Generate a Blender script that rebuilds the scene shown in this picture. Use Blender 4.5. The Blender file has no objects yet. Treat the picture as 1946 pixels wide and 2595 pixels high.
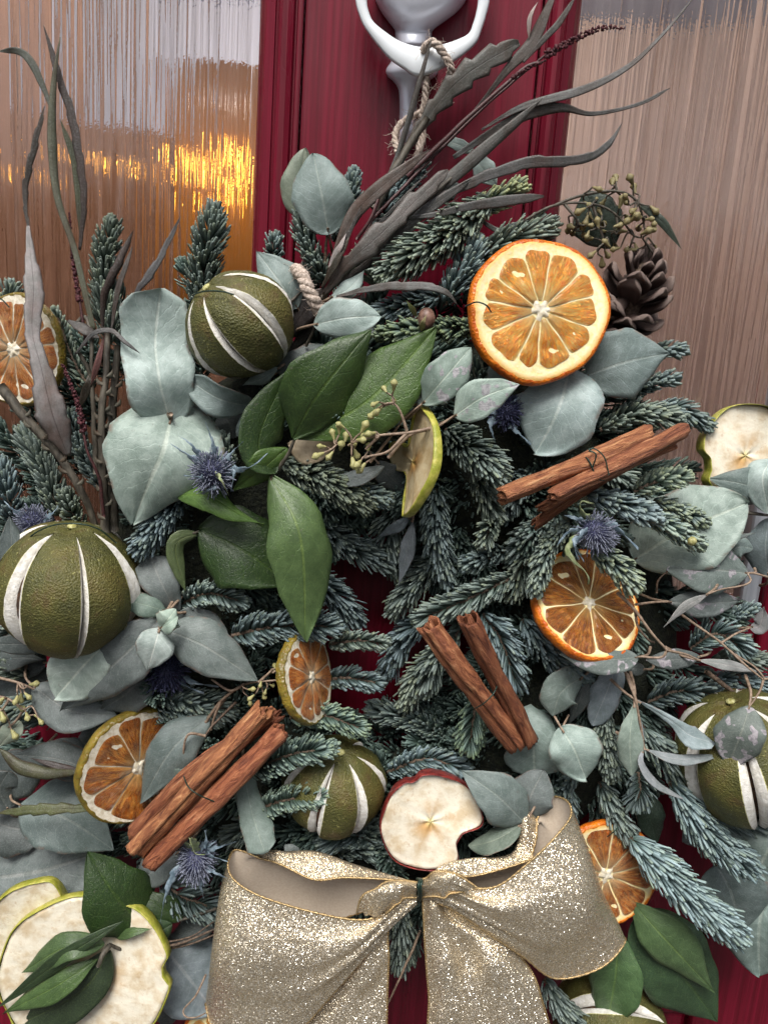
import bpy, math
import numpy as np
from mathutils import Vector, Matrix

R = math.radians
rng = np.random.default_rng(11)
sc = bpy.context.scene
col = sc.collection

# ------------------------------------------------------------------ camera
PW, PH, FPX, DIST = 1946.0, 2595.0, 1949.0, 0.52
def nrm(v):
    v = np.asarray(v, float); return v / (np.linalg.norm(v, axis=-1, keepdims=True) + 1e-12)
_up = nrm([703, 9803, 1949])                      # world up seen in camera axes (photo's vertical vanishing point)
_f = np.array([0, 0, -1.0]); _Y = nrm(_f - _f.dot(_up) * _up); _X = np.cross(_Y, _up)
WC = np.array([_X, _Y, _up])                      # camera axes -> world
CAM = -(WC @ _f) * DIST
cam = bpy.data.cameras.new('camera'); cam.sensor_fit = 'VERTICAL'; cam.sensor_height = 24.0
cam.lens = FPX / PH * 24.0; cam.clip_start = 0.01; cam.clip_end = 200
camo = bpy.data.objects.new('camera', cam); col.objects.link(camo)
camo.matrix_world = Matrix.Translation(CAM.tolist()) @ Matrix(WC.tolist()).to_4x4()
sc.camera = camo

# ------------------------------------------------------------------ light
SUN_EL, SUN_AZ = 56, -14                           # from in front of the door, a little to the left
w = bpy.data.worlds.new('World'); sc.world = w; w.use_nodes = True
wn = w.node_tree; wn.nodes.clear()
sky = wn.nodes.new('ShaderNodeTexSky'); sky.sky_type = 'NISHITA'; sky.sun_disc = False
sky.sun_elevation = R(SUN_EL); sky.sun_rotation = R(180 - SUN_AZ); sky.dust_density = 4.0; sky.air_density = 1.0
hs = wn.nodes.new('ShaderNodeHueSaturation'); hs.inputs['Saturation'].default_value = 0.42
bg = wn.nodes.new('ShaderNodeBackground'); bg.inputs['Strength'].default_value = 0.05
wo = wn.nodes.new('ShaderNodeOutputWorld')
wn.links.new(sky.outputs[0], hs.inputs['Color']); wn.links.new(hs.outputs[0], bg.inputs['Color']); wn.links.new(bg.outputs[0], wo.inputs['Surface'])
sl = bpy.data.lights.new('sun', 'SUN'); sl.energy = 1.5; sl.angle = R(30); sl.color = (1.0, 0.97, 0.93)
so = bpy.data.objects.new('sun', sl); col.objects.link(so)
sd = Vector((math.sin(R(SUN_AZ)) * math.cos(R(SUN_EL)), -math.cos(R(SUN_AZ)) * math.cos(R(SUN_EL)), math.sin(R(SUN_EL))))
so.rotation_euler = sd.to_track_quat('Z', 'Y').to_euler(); so.location = sd * 5
vs = sc.view_settings; vs.view_transform = 'Standard'; vs.look = 'None'; vs.gamma = 1; vs.use_curve_mapping = False
vs.exposure = 1.3
sc.cycles.caustics_reflective = False; sc.cycles.caustics_refractive = False
sc.cycles.sample_clamp_indirect = 4.0; sc.cycles.max_bounces = 6; sc.cycles.diffuse_bounces = 2; sc.cycles.glossy_bounces = 3; sc.cycles.transmission_bounces = 6; sc.cycles.use_denoising = True; sc.cycles.use_light_tree = False; sc.cycles.adaptive_threshold = 0.03

# ------------------------------------------------------------------ places: photo tiles -> points at a depth in front of the door
TL = dict(P=(0, 0, 1.0), V=(0, 0, 1946 / 1659), A=(0, 0, 973 / 1659), B=(973, 0, 973 / 1659), C=(0, 865, 973 / 1659), D=(973, 865, 973 / 1659),
          E=(0, 1730, 973 / 1659), F=(973, 1730, 973 / 1659), G=(500, 1950, 1150 / 1659), H=(650, 350, 700 / 1659), I=(0, 1300, 700 / 1659),
          J=(1346, 1100, 600 / 1659), K=(1346, 1650, 600 / 1659), L=(0, 1800, 600 / 1659), M=(0, 550, 600 / 1659), N=(850, 0, 550 / 1659))
def pt(t, x, y, h):
    """photo tile position -> world point h centimetres in front of the door face"""
    ox, oy, s = TL[t]; px, py = ox + x * s, oy + y * s
    d = WC @ np.array([(px - PW / 2) / FPX, -(py - PH / 2) / FPX, -1.0])
    k = (-h * 0.01 - CAM[1]) / d[1]
    return CAM + d * k
def pts(t, L): return np.array([pt(t, *p) for p in L])
def mpp(t, p): return TL[t][2] * np.linalg.norm(np.asarray(p) - CAM) / FPX     # metres for one tile pixel at p
def view(p): return nrm(CAM - np.asarray(p))

def cr(P, n):
    """Catmull-Rom through the points, n samples even in arc length"""
    P = np.asarray(P, float)
    if len(P) == 2: return P[0] + (P[1] - P[0]) * np.linspace(0, 1, n)[:, None]
    Q = np.vstack([2 * P[0] - P[1], P, 2 * P[-1] - P[-2]]); out = []
    for i in range(1, len(Q) - 2):
        t = np.linspace(0, 1, 24, endpoint=(i == len(Q) - 3))[:, None]
        a, b, c, d = Q[i - 1], Q[i], Q[i + 1], Q[i + 2]
        out.append(.5 * (2 * b + (c - a) * t + (2 * a - 5 * b + 4 * c - d) * t ** 2 + (3 * b - a - 3 * c + d) * t ** 3))
    D = np.vstack(out); s = np.r_[0, np.cumsum(np.linalg.norm(np.diff(D, axis=0), axis=1))]; q = np.linspace(0, s[-1], n)
    return np.stack([np.interp(q, s, D[:, k]) for k in range(D.shape[1])], 1)
def plen(P): return np.linalg.norm(np.diff(P, axis=0), axis=1).sum()
_ph = rng.uniform(0, 6.28, (8, 4)); _dr = nrm(rng.normal(size=(8, 3)))
def nz(V, f, seed=0):
    V = np.asarray(V) * f + seed * 3.7; r = 0
    for i in range(8): r = r + np.sin(V @ _dr[i] * (1 + .35 * i) + _ph[i, seed % 4]) / (1 + .3 * i)
    return r / 3.0

# ------------------------------------------------------------------ objects
ORG = {}
def thing(name, label, cat, loc, group=None):
    o = bpy.data.objects.new(name, None); col.objects.link(o); o.empty_display_size = .01
    o.location = tuple(float(x) for x in loc); o['label'] = label; o['category'] = cat
    if group: o['group'] = group
    ORG[o.name] = np.asarray(loc, float); return o
def tag(o, label, cat, group=None):
    o['label'] = label; o['category'] = cat
    if group: o['group'] = group
    return o
def mk(name, V, F, mat, parent=None, uv=None, tint=None, smooth=True, mi=None, color=None, kind=None, loc=None):
    V = np.asarray(V, float)
    org = ORG[parent.name] if parent is not None else (np.asarray(loc, float) if loc is not None else V.mean(0))
    me = bpy.data.meshes.new(name); me.from_pydata((V - org).tolist(), [], [list(map(int, f)) for f in F])
    for m in (mat if isinstance(mat, (list, tuple)) else [mat]): me.materials.append(m)
    li = None
    if uv is not None or tint is not None:
        li = np.empty(len(me.loops), np.int32); me.loops.foreach_get('vertex_index', li)
    if uv is not None:
        me.uv_layers.new(name='UVMap').data.foreach_set('uv', np.asarray(uv, np.float32)[li].ravel())
    if tint is not None:
        a = me.attributes.new('tint', 'FLOAT_COLOR', 'POINT'); T = np.ones((len(V), 4), np.float32); T[:, :tint.shape[1]] = tint; a.data.foreach_set('color', T.ravel())
    if mi is not None: me.polygons.foreach_set('material_index', np.asarray(mi, np.int32))
    me.polygons.foreach_set('use_smooth', np.full(len(me.polygons), bool(smooth)))
    me.update()
    o = bpy.data.objects.new(name, me); col.objects.link(o)
    if parent is not None: o.parent = parent
    else: o.location = tuple(org.tolist())
    if color is not None: o.color = (*color, 1)
    if kind: o['kind'] = kind
    ORG[o.name] = org
    return o
def inst(name, me, parent, Mw, color=None):
    o = bpy.data.objects.new(name, me); col.objects.link(o); o.parent = parent
    Mw = Mw.copy(); Mw.translation = Mw.translation - Vector(ORG[parent.name].tolist()); o.matrix_local = Mw
    if color is not None: o.color = (*color, 1)
    return o
def grid_f(nu, nv, off=0, flip=False, wrap=False):
    """faces of a vertex grid, index = i*nu + j (nv rows of nu)"""
    F = []
    for i in range(nv - 1):
        for j in range(nu if wrap else nu - 1):
            a, b = i * nu + j, i * nu + (j + 1) % nu; f = (a, b, b + nu, a + nu)
            F.append(tuple(off + k for k in (f[::-1] if flip else f)))
    return F
def frames(P, v0=None):
    T = nrm(np.gradient(P, axis=0)); N = view(P) if v0 is None else np.tile(v0, (len(P), 1))
    S = nrm(np.cross(T, N)); N = np.cross(S, T); return T, S, N
def ptframes(P):
    """parallel transport"""
    T = nrm(np.gradient(P, axis=0)); a = np.array([.31, -.8, .52]); S = [nrm(np.cross(T[0], a))]
    for i in range(1, len(P)): s = S[-1] - T[i] * S[-1].dot(T[i]); S.append(nrm(s))
    S = np.array(S); return T, S, np.cross(S, T)
def tube(P, r, k=7, cap=True):
    P = np.asarray(P, float); n = len(P); r = np.broadcast_to(np.asarray(r, float), (n,))
    T, S, N = ptframes(P); a = np.arange(k) * 2 * math.pi / k
    V = P[:, None] + r[:, None, None] * (np.cos(a)[None, :, None] * S[:, None] + np.sin(a)[None, :, None] * N[:, None])
    V = V.reshape(-1, 3); F = grid_f(k, n, wrap=True)
    if cap: F += [tuple(range(k)), tuple(range((n - 1) * k, n * k))[::-1]]
    return V, F
def join(*VF):
    V, F, o = [], [], 0
    for v, f in VF:
        V.append(np.asarray(v)); F += [tuple(i + o for i in q) for q in f]; o += len(v)
    return np.vstack(V), F
def basis(n, up=(0, 0, 1)):
    n = nrm(n); x = nrm(np.cross(np.asarray(up, float), n)); return x, np.cross(n, x), n

# ------------------------------------------------------------------ materials
class Mt:
    def __init__(s, name, **base):
        s.m = bpy.data.materials.new(name); s.m.use_nodes = True; s.t = s.m.node_tree; s.t.nodes.clear()
        s.out = s.t.nodes.new('ShaderNodeOutputMaterial'); s.b = s.t.nodes.new('ShaderNodeBsdfPrincipled')
        s.t.links.new(s.b.outputs[0], s.out.inputs[0]); s.tc = s.t.nodes.new('ShaderNodeTexCoord')
        for k, v in base.items(): s.set(k.replace('_', ' '), v)
    def put(s, sock, v):
        if isinstance(v, bpy.types.NodeSocket): s.t.links.new(v, sock)
        elif isinstance(v, (tuple, list)) and len(v) == 3 and sock.type == 'RGBA': sock.default_value = (*v, 1)
        else: sock.default_value = v
    def set(s, k, v): s.put(s.b.inputs[k], v); return s
    def n(s, typ, ins=None, **at):
        x = s.t.nodes.new('ShaderNode' + typ)
        for k, v in at.items(): setattr(x, k, v)
        for k, v in (ins or {}).items(): s.put(x.inputs[k], v)
        return x
    def obj(s): return s.tc.outputs['Object']
    def uv(s):
        x = s.n('SeparateXYZ', {0: s.tc.outputs['UV']}); return x.outputs[0], x.outputs[1]
    def map(s, v, scale=(1, 1, 1), rot=(0, 0, 0)): return s.n('Mapping', {'Vector': v, 'Scale': scale, 'Rotation': rot}).outputs[0]
    def noise(s, v, scale, detail=3, rough=.55, dist=0): return s.n('TexNoise', {'Vector': v, 'Scale': scale, 'Detail': detail, 'Roughness': rough, 'Distortion': dist}).outputs[0]
    def vor(s, v, scale, out='Distance', feature='F1', rnd=1.0): return s.n('TexVoronoi', {'Vector': v, 'Scale': scale, 'Randomness': rnd}, feature=feature).outputs[out]
    def math(s, op, a, b=0.0, clamp=False): return s.n('Math', {0: a, 1: b}, operation=op, use_clamp=clamp).outputs[0]
    def rng(s, v, a, b, c=0.0, d=1.0, smooth=True):
        return s.n('MapRange', {0: v, 1: a, 2: b, 3: c, 4: d}, interpolation_type='SMOOTHSTEP' if smooth else 'LINEAR').outputs[0]
    def ramp(s, f, st, interp='LINEAR'):
        x = s.n('ValToRGB', {0: f}); e = x.color_ramp; e.interpolation = interp
        while len(e.elements) < len(st): e.elements.new(.5)
        for q, (p, c) in zip(e.elements, st): q.position = p; q.color = (*c, 1) if len(c) == 3 else c
        return x.outputs[0]
    def mix(s, f, a, b, blend='MIX'):
        x = s.n('Mix', data_type='RGBA', blend_type=blend)
        s.put(x.inputs[0], f); s.put(x.inputs[6], a); s.put(x.inputs[7], b); return x.outputs[2]
    def bump(s, h, strength=.5, dist=.001, normal=None):
        i = {'Height': h, 'Strength': strength, 'Distance': dist}
        if normal is not None: i['Normal'] = normal
        x = s.n('Bump', i); return x.outputs[0]

def leaf_mat(name, rough=.55, vein=(1.55, 1.42, 1.38), lat=1.28, fine=.10, spots=False, nlat=9.0, green=False):
    a = Mt(name, Roughness=rough); u, v = a.uv(); o = a.obj()
    base = a.n('ObjectInfo').outputs['Color']
    wob = a.noise(o, 160, 2)
    n1 = a.noise(o, 130, 3, .6); n2 = a.noise(o, 1100, 3, .65)
    c = a.mix(a.rng(n1, .3, .72), a.mix(1.0, base, (.74, .77, .74), 'MULTIPLY'), a.mix(1.0, base, (1.2, 1.17, 1.16), 'MULTIPLY'))
    c = a.mix(a.rng(n2, .45, .75, 0, fine), c, (.62, .68, .66) if not green else (.3, .42, .12))
    du = a.math('ABSOLUTE', a.math('SUBTRACT', u, .5))
    mid = a.rng(du, .008, .03, 1, 0)
    t = a.math('FRACT', a.math('ADD', a.math('SUBTRACT', a.math('MULTIPLY', v, nlat), a.math('MULTIPLY', du, nlat * .62)), a.math('MULTIPLY', wob, 1.1)))
    ln = a.rng(a.math('ABSOLUTE', a.math('SUBTRACT', t, .5)), .0, .07, 1, 0)
    c = a.mix(a.math('MULTIPLY', ln, .85), c, a.mix(1.0, c, (lat, lat, lat), 'MULTIPLY'))
    ret = a.rng(a.vor(o, 420, 'Distance', 'DISTANCE_TO_EDGE'), .0, .09, 1, 0)
    c = a.mix(a.math('MULTIPLY', ret, .3), c, a.mix(1.0, c, (lat, lat, lat), 'MULTIPLY'))
    c = a.mix(a.math('MULTIPLY', mid, .8), c, a.mix(1.0, c, vein, 'MULTIPLY'))
    if spots:
        s1 = a.rng(a.noise(o, 190, 1), .60, .63); rim = a.rng(a.noise(o, 700, 2), .4, .6)
        c = a.mix(a.math('MULTIPLY', s1, .75), c, a.mix(rim, (.27, .24, .27), (.44, .40, .43)))
    else:
        if not green: c = a.mix(a.math('MULTIPLY', a.rng(du, .445, .5), a.rng(a.noise(o, 170, 3), .45, .62, 0, .75)), c, (.20, .13, .10))
        s1 = a.rng(a.noise(o, 240, 2), .70, .76)
        c = a.mix(a.math('MULTIPLY', s1, .3), c, (.12, .1, .08))
    if name.startswith('dried'):
        c = a.mix(a.rng(a.noise(a.map(o, (1, 1, .35)), 70, 4, .65), .42, .66, 0, .75), c, a.mix(1.0, c, (.62, .44, .36), 'MULTIPLY'))
        c = a.mix(a.rng(du, .40, .5, 0, .6), c, (.035, .025, .02))
    a.set('Base Color', c)
    hgt = a.math('ADD', a.math('ADD', a.math('MULTIPLY', ln, -.5), a.math('MULTIPLY', mid, -1.0)), a.math('ADD', a.math('MULTIPLY', n2, .5), a.math('MULTIPLY', ret, -.25)))
    a.set('Normal', a.bump(hgt, .35 if not green else .5, .0006))
    if green: a.set('Coat Weight', .08); a.set('Coat Roughness', .35)
    return a.m
M = {}
M['euc'] = leaf_mat('eucalyptus_leaf')
M['euc_spot'] = leaf_mat('spotted_eucalyptus_leaf', spots=True)
M['green'] = leaf_mat('glossy_green_leaf', .45, (1.6, 1.45, 1.1), 1.25, .12, nlat=7, green=True)
M['grev'] = leaf_mat('dried_brown_leaf', .5, (.55, .5, .5), .85, .12, nlat=14)

def simple(name, c1, c2, scale, rough=.6, bump=.3, bd=.0006, detail=4, lo=.35, hi=.65, vec=None, **kw):
    a = Mt(name, Roughness=rough, **kw); o = a.obj(); o = a.map(o, vec) if vec else o
    f = a.noise(o, scale, detail, .6); a.set('Base Color', a.mix(a.rng(f, lo, hi), c1, c2))
    if bump: a.set('Normal', a.bump(a.noise(o, scale * 2.2, 4, .6), bump, bd))
    return a.m
# fir needles: tint R random per needle, G along the needle, B greenness
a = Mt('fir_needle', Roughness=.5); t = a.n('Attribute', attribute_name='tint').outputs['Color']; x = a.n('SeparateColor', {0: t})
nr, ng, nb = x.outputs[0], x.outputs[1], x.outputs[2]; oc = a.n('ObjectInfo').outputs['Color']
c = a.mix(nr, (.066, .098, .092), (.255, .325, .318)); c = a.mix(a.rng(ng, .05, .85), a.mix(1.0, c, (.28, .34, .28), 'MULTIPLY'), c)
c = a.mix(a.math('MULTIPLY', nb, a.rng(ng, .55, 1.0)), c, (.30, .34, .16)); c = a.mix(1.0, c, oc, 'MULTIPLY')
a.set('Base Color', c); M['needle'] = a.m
M['twig'] = simple('brown_twig', (.05, .032, .022), (.16, .11, .075), 600, .7)
M['stem'] = simple('pale_stem', (.19, .13, .09), (.34, .25, .18), 500, .55, .2)
M['stem_gr'] = simple('grey_stem', (.045, .038, .028), (.12, .105, .08), 350, .6, .3, vec=(1, 1, .3))
M['wire'] = simple('green_wire', (.012, .03, .022), (.03, .06, .045), 900, .4, 0, Metallic=.3)
M['moss'] = simple('dark_moss', (.008, .012, .007), (.03, .035, .018), 260, .9, 1.0, .004)
M['maroon'] = simple('maroon_flower', (.035, .006, .010), (.10, .016, .022), 900, .65, .4)
M['maroon_stem'] = simple('maroon_stem', (.03, .012, .012), (.09, .03, .03), 700, .5, .2)
# lime rind
a = Mt('dried_lime_rind', Roughness=.58); o = a.obj(); n1 = a.noise(o, 45, 3); n2 = a.noise(o, 520, 4, .7); pore = a.vor(o, 900)
c = a.ramp(n1, [(.3, (.050, .052, .012)), (.5, (.088, .086, .018)), (.7, (.13, .105, .024))])
c = a.mix(a.rng(pore, .1, .4, .5, 0), c, (.03, .03, .008)); c = a.mix(a.rng(n2, .58, .70, 0, .75), c, (.36, .34, .12)); c = a.mix(a.rng(a.noise(o, 85, 4, .7), .5, .72, 0, .65), c, (.085, .050, .018))
a.set('Base Color', c); a.set('Normal', a.bump(a.math('ADD', a.math('MULTIPLY', pore, 1.0), a.math('MULTIPLY', n2, .8)), .6, .0009)); M['rind_green'] = a.m
M['lime_pith'] = simple('white_pith', (.66, .63, .56), (.84, .82, .77), 300, .8, .6, .0012)
M['lime_core'] = simple('dark_dried_flesh', (.02, .01, .005), (.10, .05, .02), 300, .8, .6)
M['lime_edge'] = simple('pale_rind_edge', (.30, .28, .07), (.62, .60, .30), 900, .6, .4)
# orange slice
def orange_rind(name, c1, c2):
    a = Mt(name, Roughness=.4); o = a.obj(); p = a.vor(o, 700); f = a.noise(o, 130, 3)
    a.set('Base Color', a.mix(a.rng(p, .1, .45, .35, 0), a.mix(a.rng(f, .3, .7), c1, c2), (.30, .05, .004)))
    a.set('Normal', a.bump(a.math('ADD', p, a.math('MULTIPLY', f, .8)), .6, .0008)); return a.m
M['rind_orange'] = orange_rind('orange_rind', (.50, .095, .006), (.75, .21, .012))
M['rind_olive'] = orange_rind('olive_rind', (.13, .10, .015), (.26, .19, .025))
a = Mt('pale_orange_pith', Roughness=.6); u, v = a.uv(); f = a.noise(a.obj(), 380, 4, .65)
c = a.mix(a.rng(f, .3, .7), (.90, .72, .30), (.93, .86, .58)); c = a.mix(a.math('ADD', a.rng(v, .84, .96, 0, .85), a.rng(f, .45, .7, -.15, .15)), c, (.88, .40, .02))
a.set('Base Color', c); a.set('Normal', a.bump(f, .5, .001)); M['pith_orange'] = a.m
M['pith_white'] = simple('white_orange_pith', (.62, .54, .38), (.84, .79, .66), 380, .7, .5, .001)
def flesh(name, st, light):
    a = Mt(name, Roughness=.28); u, v = a.uv(); oc = a.obj()
    vec = a.n('CombineXYZ', {0: a.math('MULTIPLY', u, 5.0), 1: a.math('MULTIPLY', v, 2.0), 2: a.math('MULTIPLY', a.n('ObjectInfo').outputs['Random'], 17.0)}).outputs[0]
    f = a.noise(vec, 1.5, 5, .66, 1.3); g = a.noise(a.map(vec, (1.2, .65, 1)), 2.6, 4, .7, 2.0); big = a.noise(oc, 95, 2)
    c = a.ramp(a.rng(a.math('ADD', a.math('MULTIPLY', f, .8), a.math('MULTIPLY', big, .2)), .34, .66, .25, .75, False), st)
    ridge = a.rng(a.math('ABSOLUTE', a.math('SUBTRACT', g, .5)), 0, .045, 1, 0)
    c = a.mix(a.math('MULTIPLY', ridge, .7), c, light); e = a.math('ABSOLUTE', a.math('SUBTRACT', u, .5))
    c = a.mix(a.rng(v, .55, 1.0, 0, .4), c, a.mix(1.0, c, (.62, .40, .34), 'MULTIPLY')); c = a.mix(a.rng(e, .42, .5, 0, .5), c, light); c = a.mix(a.rng(v, .0, .42, .55, 0), c, light)
    a.set('Base Color', c); a.set('Normal', a.bump(a.math('ADD', a.math('MULTIPLY', ridge, .7), f), .8, .0018))
    a.set('Coat Weight', .3); a.set('Coat Roughness', .2); return a.m
M['flesh_bright'] = flesh('bright_orange_flesh', [(.18, (.55, .085, .006)), (.33, (.92, .225, .012)), (.48, (1.0, .38, .03)), (.68, (1.0, .62, .14))], (1.0, .80, .36))
M['flesh_dark'] = flesh('dark_orange_flesh', [(.22, (.09, .016, .0015)), (.38, (.25, .058, .005)), (.52, (.46, .135, .012)), (.70, (.70, .32, .06))], (.84, .54, .20))
M['flesh_red'] = flesh('reddish_orange_flesh', [(.22, (.15, .027, .003)), (.38, (.38, .085, .010)), (.52, (.60, .18, .026)), (.70, (.80, .40, .10))], (.90, .66, .36))
# cinnamon
a = Mt('cinnamon_bark', Roughness=.6); o = a.obj(); u, v = a.uv()
vec = a.n('CombineXYZ', {0: a.math('MULTIPLY', u, 10.0), 1: a.math('MULTIPLY', v, 2.2), 2: a.math('MULTIPLY', a.n('ObjectInfo').outputs['Random'], 31.0)}).outputs[0]
f = a.noise(vec, 1.6, 6, .68, .8); g = a.noise(o, 95, 3); fn = a.noise(o, 1500, 3)
c = a.ramp(f, [(.30, (.055, .015, .009)), (.43, (.20, .065, .030)), (.56, (.37, .145, .065)), (.72, (.58, .32, .17))])
c = a.mix(a.rng(g, .4, .7, 0, .5), c, (.25, .085, .04)); c = a.mix(a.rng(fn, .55, .8, 0, .35), c, (.12, .035, .018))
oc = a.n('ObjectInfo').outputs['Color']; c = a.mix(1.0, c, (1.14, 1.16, 1.14), 'MULTIPLY'); a.set('Base Color', a.mix(1.0, c, oc, 'MULTIPLY')); a.set('Normal', a.bump(a.math('ADD', f, a.math('MULTIPLY', fn, .25)), .9, .0030)); M['cinnamon'] = a.m
# apple
a = Mt('dried_apple_flesh', Roughness=.65); u, v = a.uv(); o = a.obj(); f = a.noise(o, 95, 4, .6); sp = a.vor(o, 260)
c = a.mix(a.rng(f, .38, .68), (.80, .74, .60), (.62, .50, .33)); c = a.mix(a.rng(a.noise(o, 240, 4, .7), .56, .74, 0, .55), c, (.50, .33, .17)); core = a.math('MULTIPLY', a.rng(v, .08, .62, 1, 0), a.rng(a.noise(o, 70, 3), .38, .62))
c = a.mix(a.math('MULTIPLY', core, .95), c, (.56, .32, .11)); c = a.mix(a.rng(v, .0, .16, .7, 0), c, (.62, .55, .22)); c = a.mix(a.rng(sp, .04, .09, .5, 0), c, (.38, .2, .09))
c = a.mix(1.0, c, a.n('ObjectInfo').outputs['Color'], 'MULTIPLY')
a.set('Base Color', c); a.set('Normal', a.bump(f, .6, .0015)); M['apple'] = a.m
M['skin_green'] = simple('green_apple_skin', (.28, .30, .03), (.48, .44, .09), 220, .4, .5, .001)
M['skin_red'] = simple('red_apple_skin', (.11, .012, .012), (.30, .04, .03), 220, .4, .5, .001)
# thistle
M['thistle'] = simple('blue_thistle_floret', (.085, .095, .145), (.27, .29, .36), 1200, .6, 0)
M['thistle_dark'] = simple('dark_thistle_floret', (.02, .024, .06), (.075, .08, .16), 1200, .6, 0)
M['bract'] = simple('thistle_bract', (.10, .15, .19), (.24, .31, .36), 350, .5, .2)
M['bract_green'] = simple('green_thistle_bract', (.22, .28, .12), (.40, .44, .25), 350, .5, .2)
# buds, cone
M['bud_y'] = simple('yellow_green_bud', (.26, .25, .085), (.50, .47, .22), 500, .5, .2)
M['bud_b'] = simple('olive_brown_bud', (.12, .10, .045), (.33, .28, .13), 500, .55, .2)
a = Mt('pine_cone_scale', Roughness=.6); f = a.noise(a.obj(), 300, 4); u, v = a.uv()
c = a.mix(a.rng(f, .3, .7), (.030, .017, .014), (.085, .050, .040)); c = a.mix(a.rng(v, .72, .97, 0, .7), c, (.27, .20, .17)); a.set('Base Color', c); a.set('Normal', a.bump(f, .5, .001)); M['cone'] = a.m
M['acorn'] = simple('brown_bud_shell', (.10, .05, .035), (.26, .15, .11), 260, .45, .4)
M['dry_tan'] = simple('tan_dried_leaf', (.28, .22, .14), (.42, .34, .23), 200, .6, .3)
# ribbon
a = Mt('gold_glitter', Metallic=.8); o = a.obj(); vv = a.n('TexVoronoi', {'Vector': o, 'Scale': 3200.0}); cc = vv.outputs['Color']; sx = a.n('SeparateColor', {0: cc})
geo = a.n('NewGeometry').outputs['Normal']
d1 = a.n('VectorMath', {0: cc, 1: (.5, .5, .5)}, operation='SUBTRACT').outputs[0]; d2 = a.n('VectorMath', {0: d1, 'Scale': 1.15}, operation='SCALE').outputs[0]
nn = a.n('VectorMath', {0: a.n('VectorMath', {0: geo, 1: d2}, operation='ADD').outputs[0]}, operation='NORMALIZE').outputs[0]
a.set('Normal', nn); a.set('Base Color', a.ramp(sx.outputs[1], [(.0, (.50, .37, .21)), (.45, (.78, .64, .43)), (.8, (.98, .89, .72)), (1, (1, .97, .90))]))
a.set('Roughness', a.rng(sx.outputs[0], 0, 1, .12, .42)); M['glitter'] = a.m
M['satin'] = simple('beige_satin', (.68, .56, .43), (.76, .65, .52), 700, .42, .15, .0003, Sheen_Weight=.3)
M['cord'] = simple('gold_edge_cord', (.34, .22, .09), (.62, .46, .24), 1800, .35, .5, .0004, Metallic=.7)
M['jute'] = simple('jute_twine', (.38, .30, .24), (.68, .57, .49), 700, .85, .6, .0008)
# door
a = Mt('burgundy_gloss_paint', Roughness=.3, Specular_IOR_Level=.32); o = a.obj(); f = a.noise(a.map(o, (230, 230, 3.5)), 1.0, 5, .65); g = a.noise(a.map(o, (40, 40, 9)), 1.0, 3, .6); dr = a.vor(a.map(o, (230, 230, 120)), 1.0)
c = a.mix(a.rng(f, .35, .7), (.105, .0028, .011), (.180, .0060, .022)); a.set('Base Color', c)
a.set('Roughness', a.rng(g, .3, .7, .24, .42)); a.set('Normal', a.bump(a.math('ADD', f, a.math('MULTIPLY', a.rng(dr, .06, .14, 1, 0), .10)), .40, .0010)); M['paint'] = a.m
M['bead'] = simple('silver_glazing_bead', (.42, .45, .50), (.60, .62, .67), 60, .3, .1, vec=(3, 3, .3), Metallic=.5)
a = Mt('satin_chrome', Metallic=.3, Roughness=.36); f = a.noise(a.obj(), 60, 3); a.set('Base Color', a.mix(f, (.60, .61, .68), (.72, .73, .80))); M['chrome'] = a.m
a = Mt('white_enamel', Roughness=.3); f = a.noise(a.obj(), 150, 3); a.set('Base Color', a.mix(f, (.70, .74, .76), (.80, .83, .85))); M['enamel'] = a.m
a = Mt('streaked_glass', Roughness=.03, IOR=1.5); a.set('Transmission Weight', 1.0); a.set('Base Color', (.95, .93, .92)); o = a.obj()
f1 = a.noise(a.map(o, (58, 1, 1.7)), 1.0, 2, .5, .45); f2 = a.noise(a.map(o, (260, 1, 5)), 1.0, 2, .5); f3 = a.noise(a.map(o, (420, 1, 240)), 1.0, 2)
a.set('Normal', a.bump(a.math('ADD', a.math('ADD', f1, a.math('MULTIPLY', f2, .17)), a.math('MULTIPLY', f3, .012)), 1.0, .0060)); M['glass'] = a.m
M['hall_upper'] = simple('sky_tone_wall', (.36, .44, .66), (.42, .50, .72), 3, .8, 0)  # pale blue stands in for sky reflected in the left pane
M['hall_lower'] = simple('brown_hall_panelling', (.185, .115, .088), (.245, .155, .12), 6, .6, 0)
M['hall_side'] = simple('mauve_hall_wall', (.40, .345, .36), (.48, .42, .44), 6, .7, 0)
a = Mt('lamp_glow'); a.set('Base Color', (1, .8, .4)); a.set('Emission Color', (1.0, .42, .05)); a.set('Emission Strength', 6.5); a.m.cycles.emission_sampling = 'NONE'; M['glow'] = a.m
a = Mt('amber_lantern_glass', Roughness=.3); a.set('Base Color', (.26, .14, .07)); a.set('Emission Color', (1.0, .36, .06)); a.set('Emission Strength', a.rng(a.n('VectorMath', {0: a.map(a.obj(), (10, 10, 7.2))}, operation='LENGTH').outputs['Value'], .2, 1.15, .19, .03)); a.m.cycles.emission_sampling = 'NONE'; M['shade'] = a.m
M['sky_block'] = simple('sky_block_brown', (.10, .065, .05), (.17, .11, .085), 9, .9, 0)
M['ground'] = simple('grey_paving', (.07, .07, .07), (.10, .10, .10), 8, .9, 0)

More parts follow.
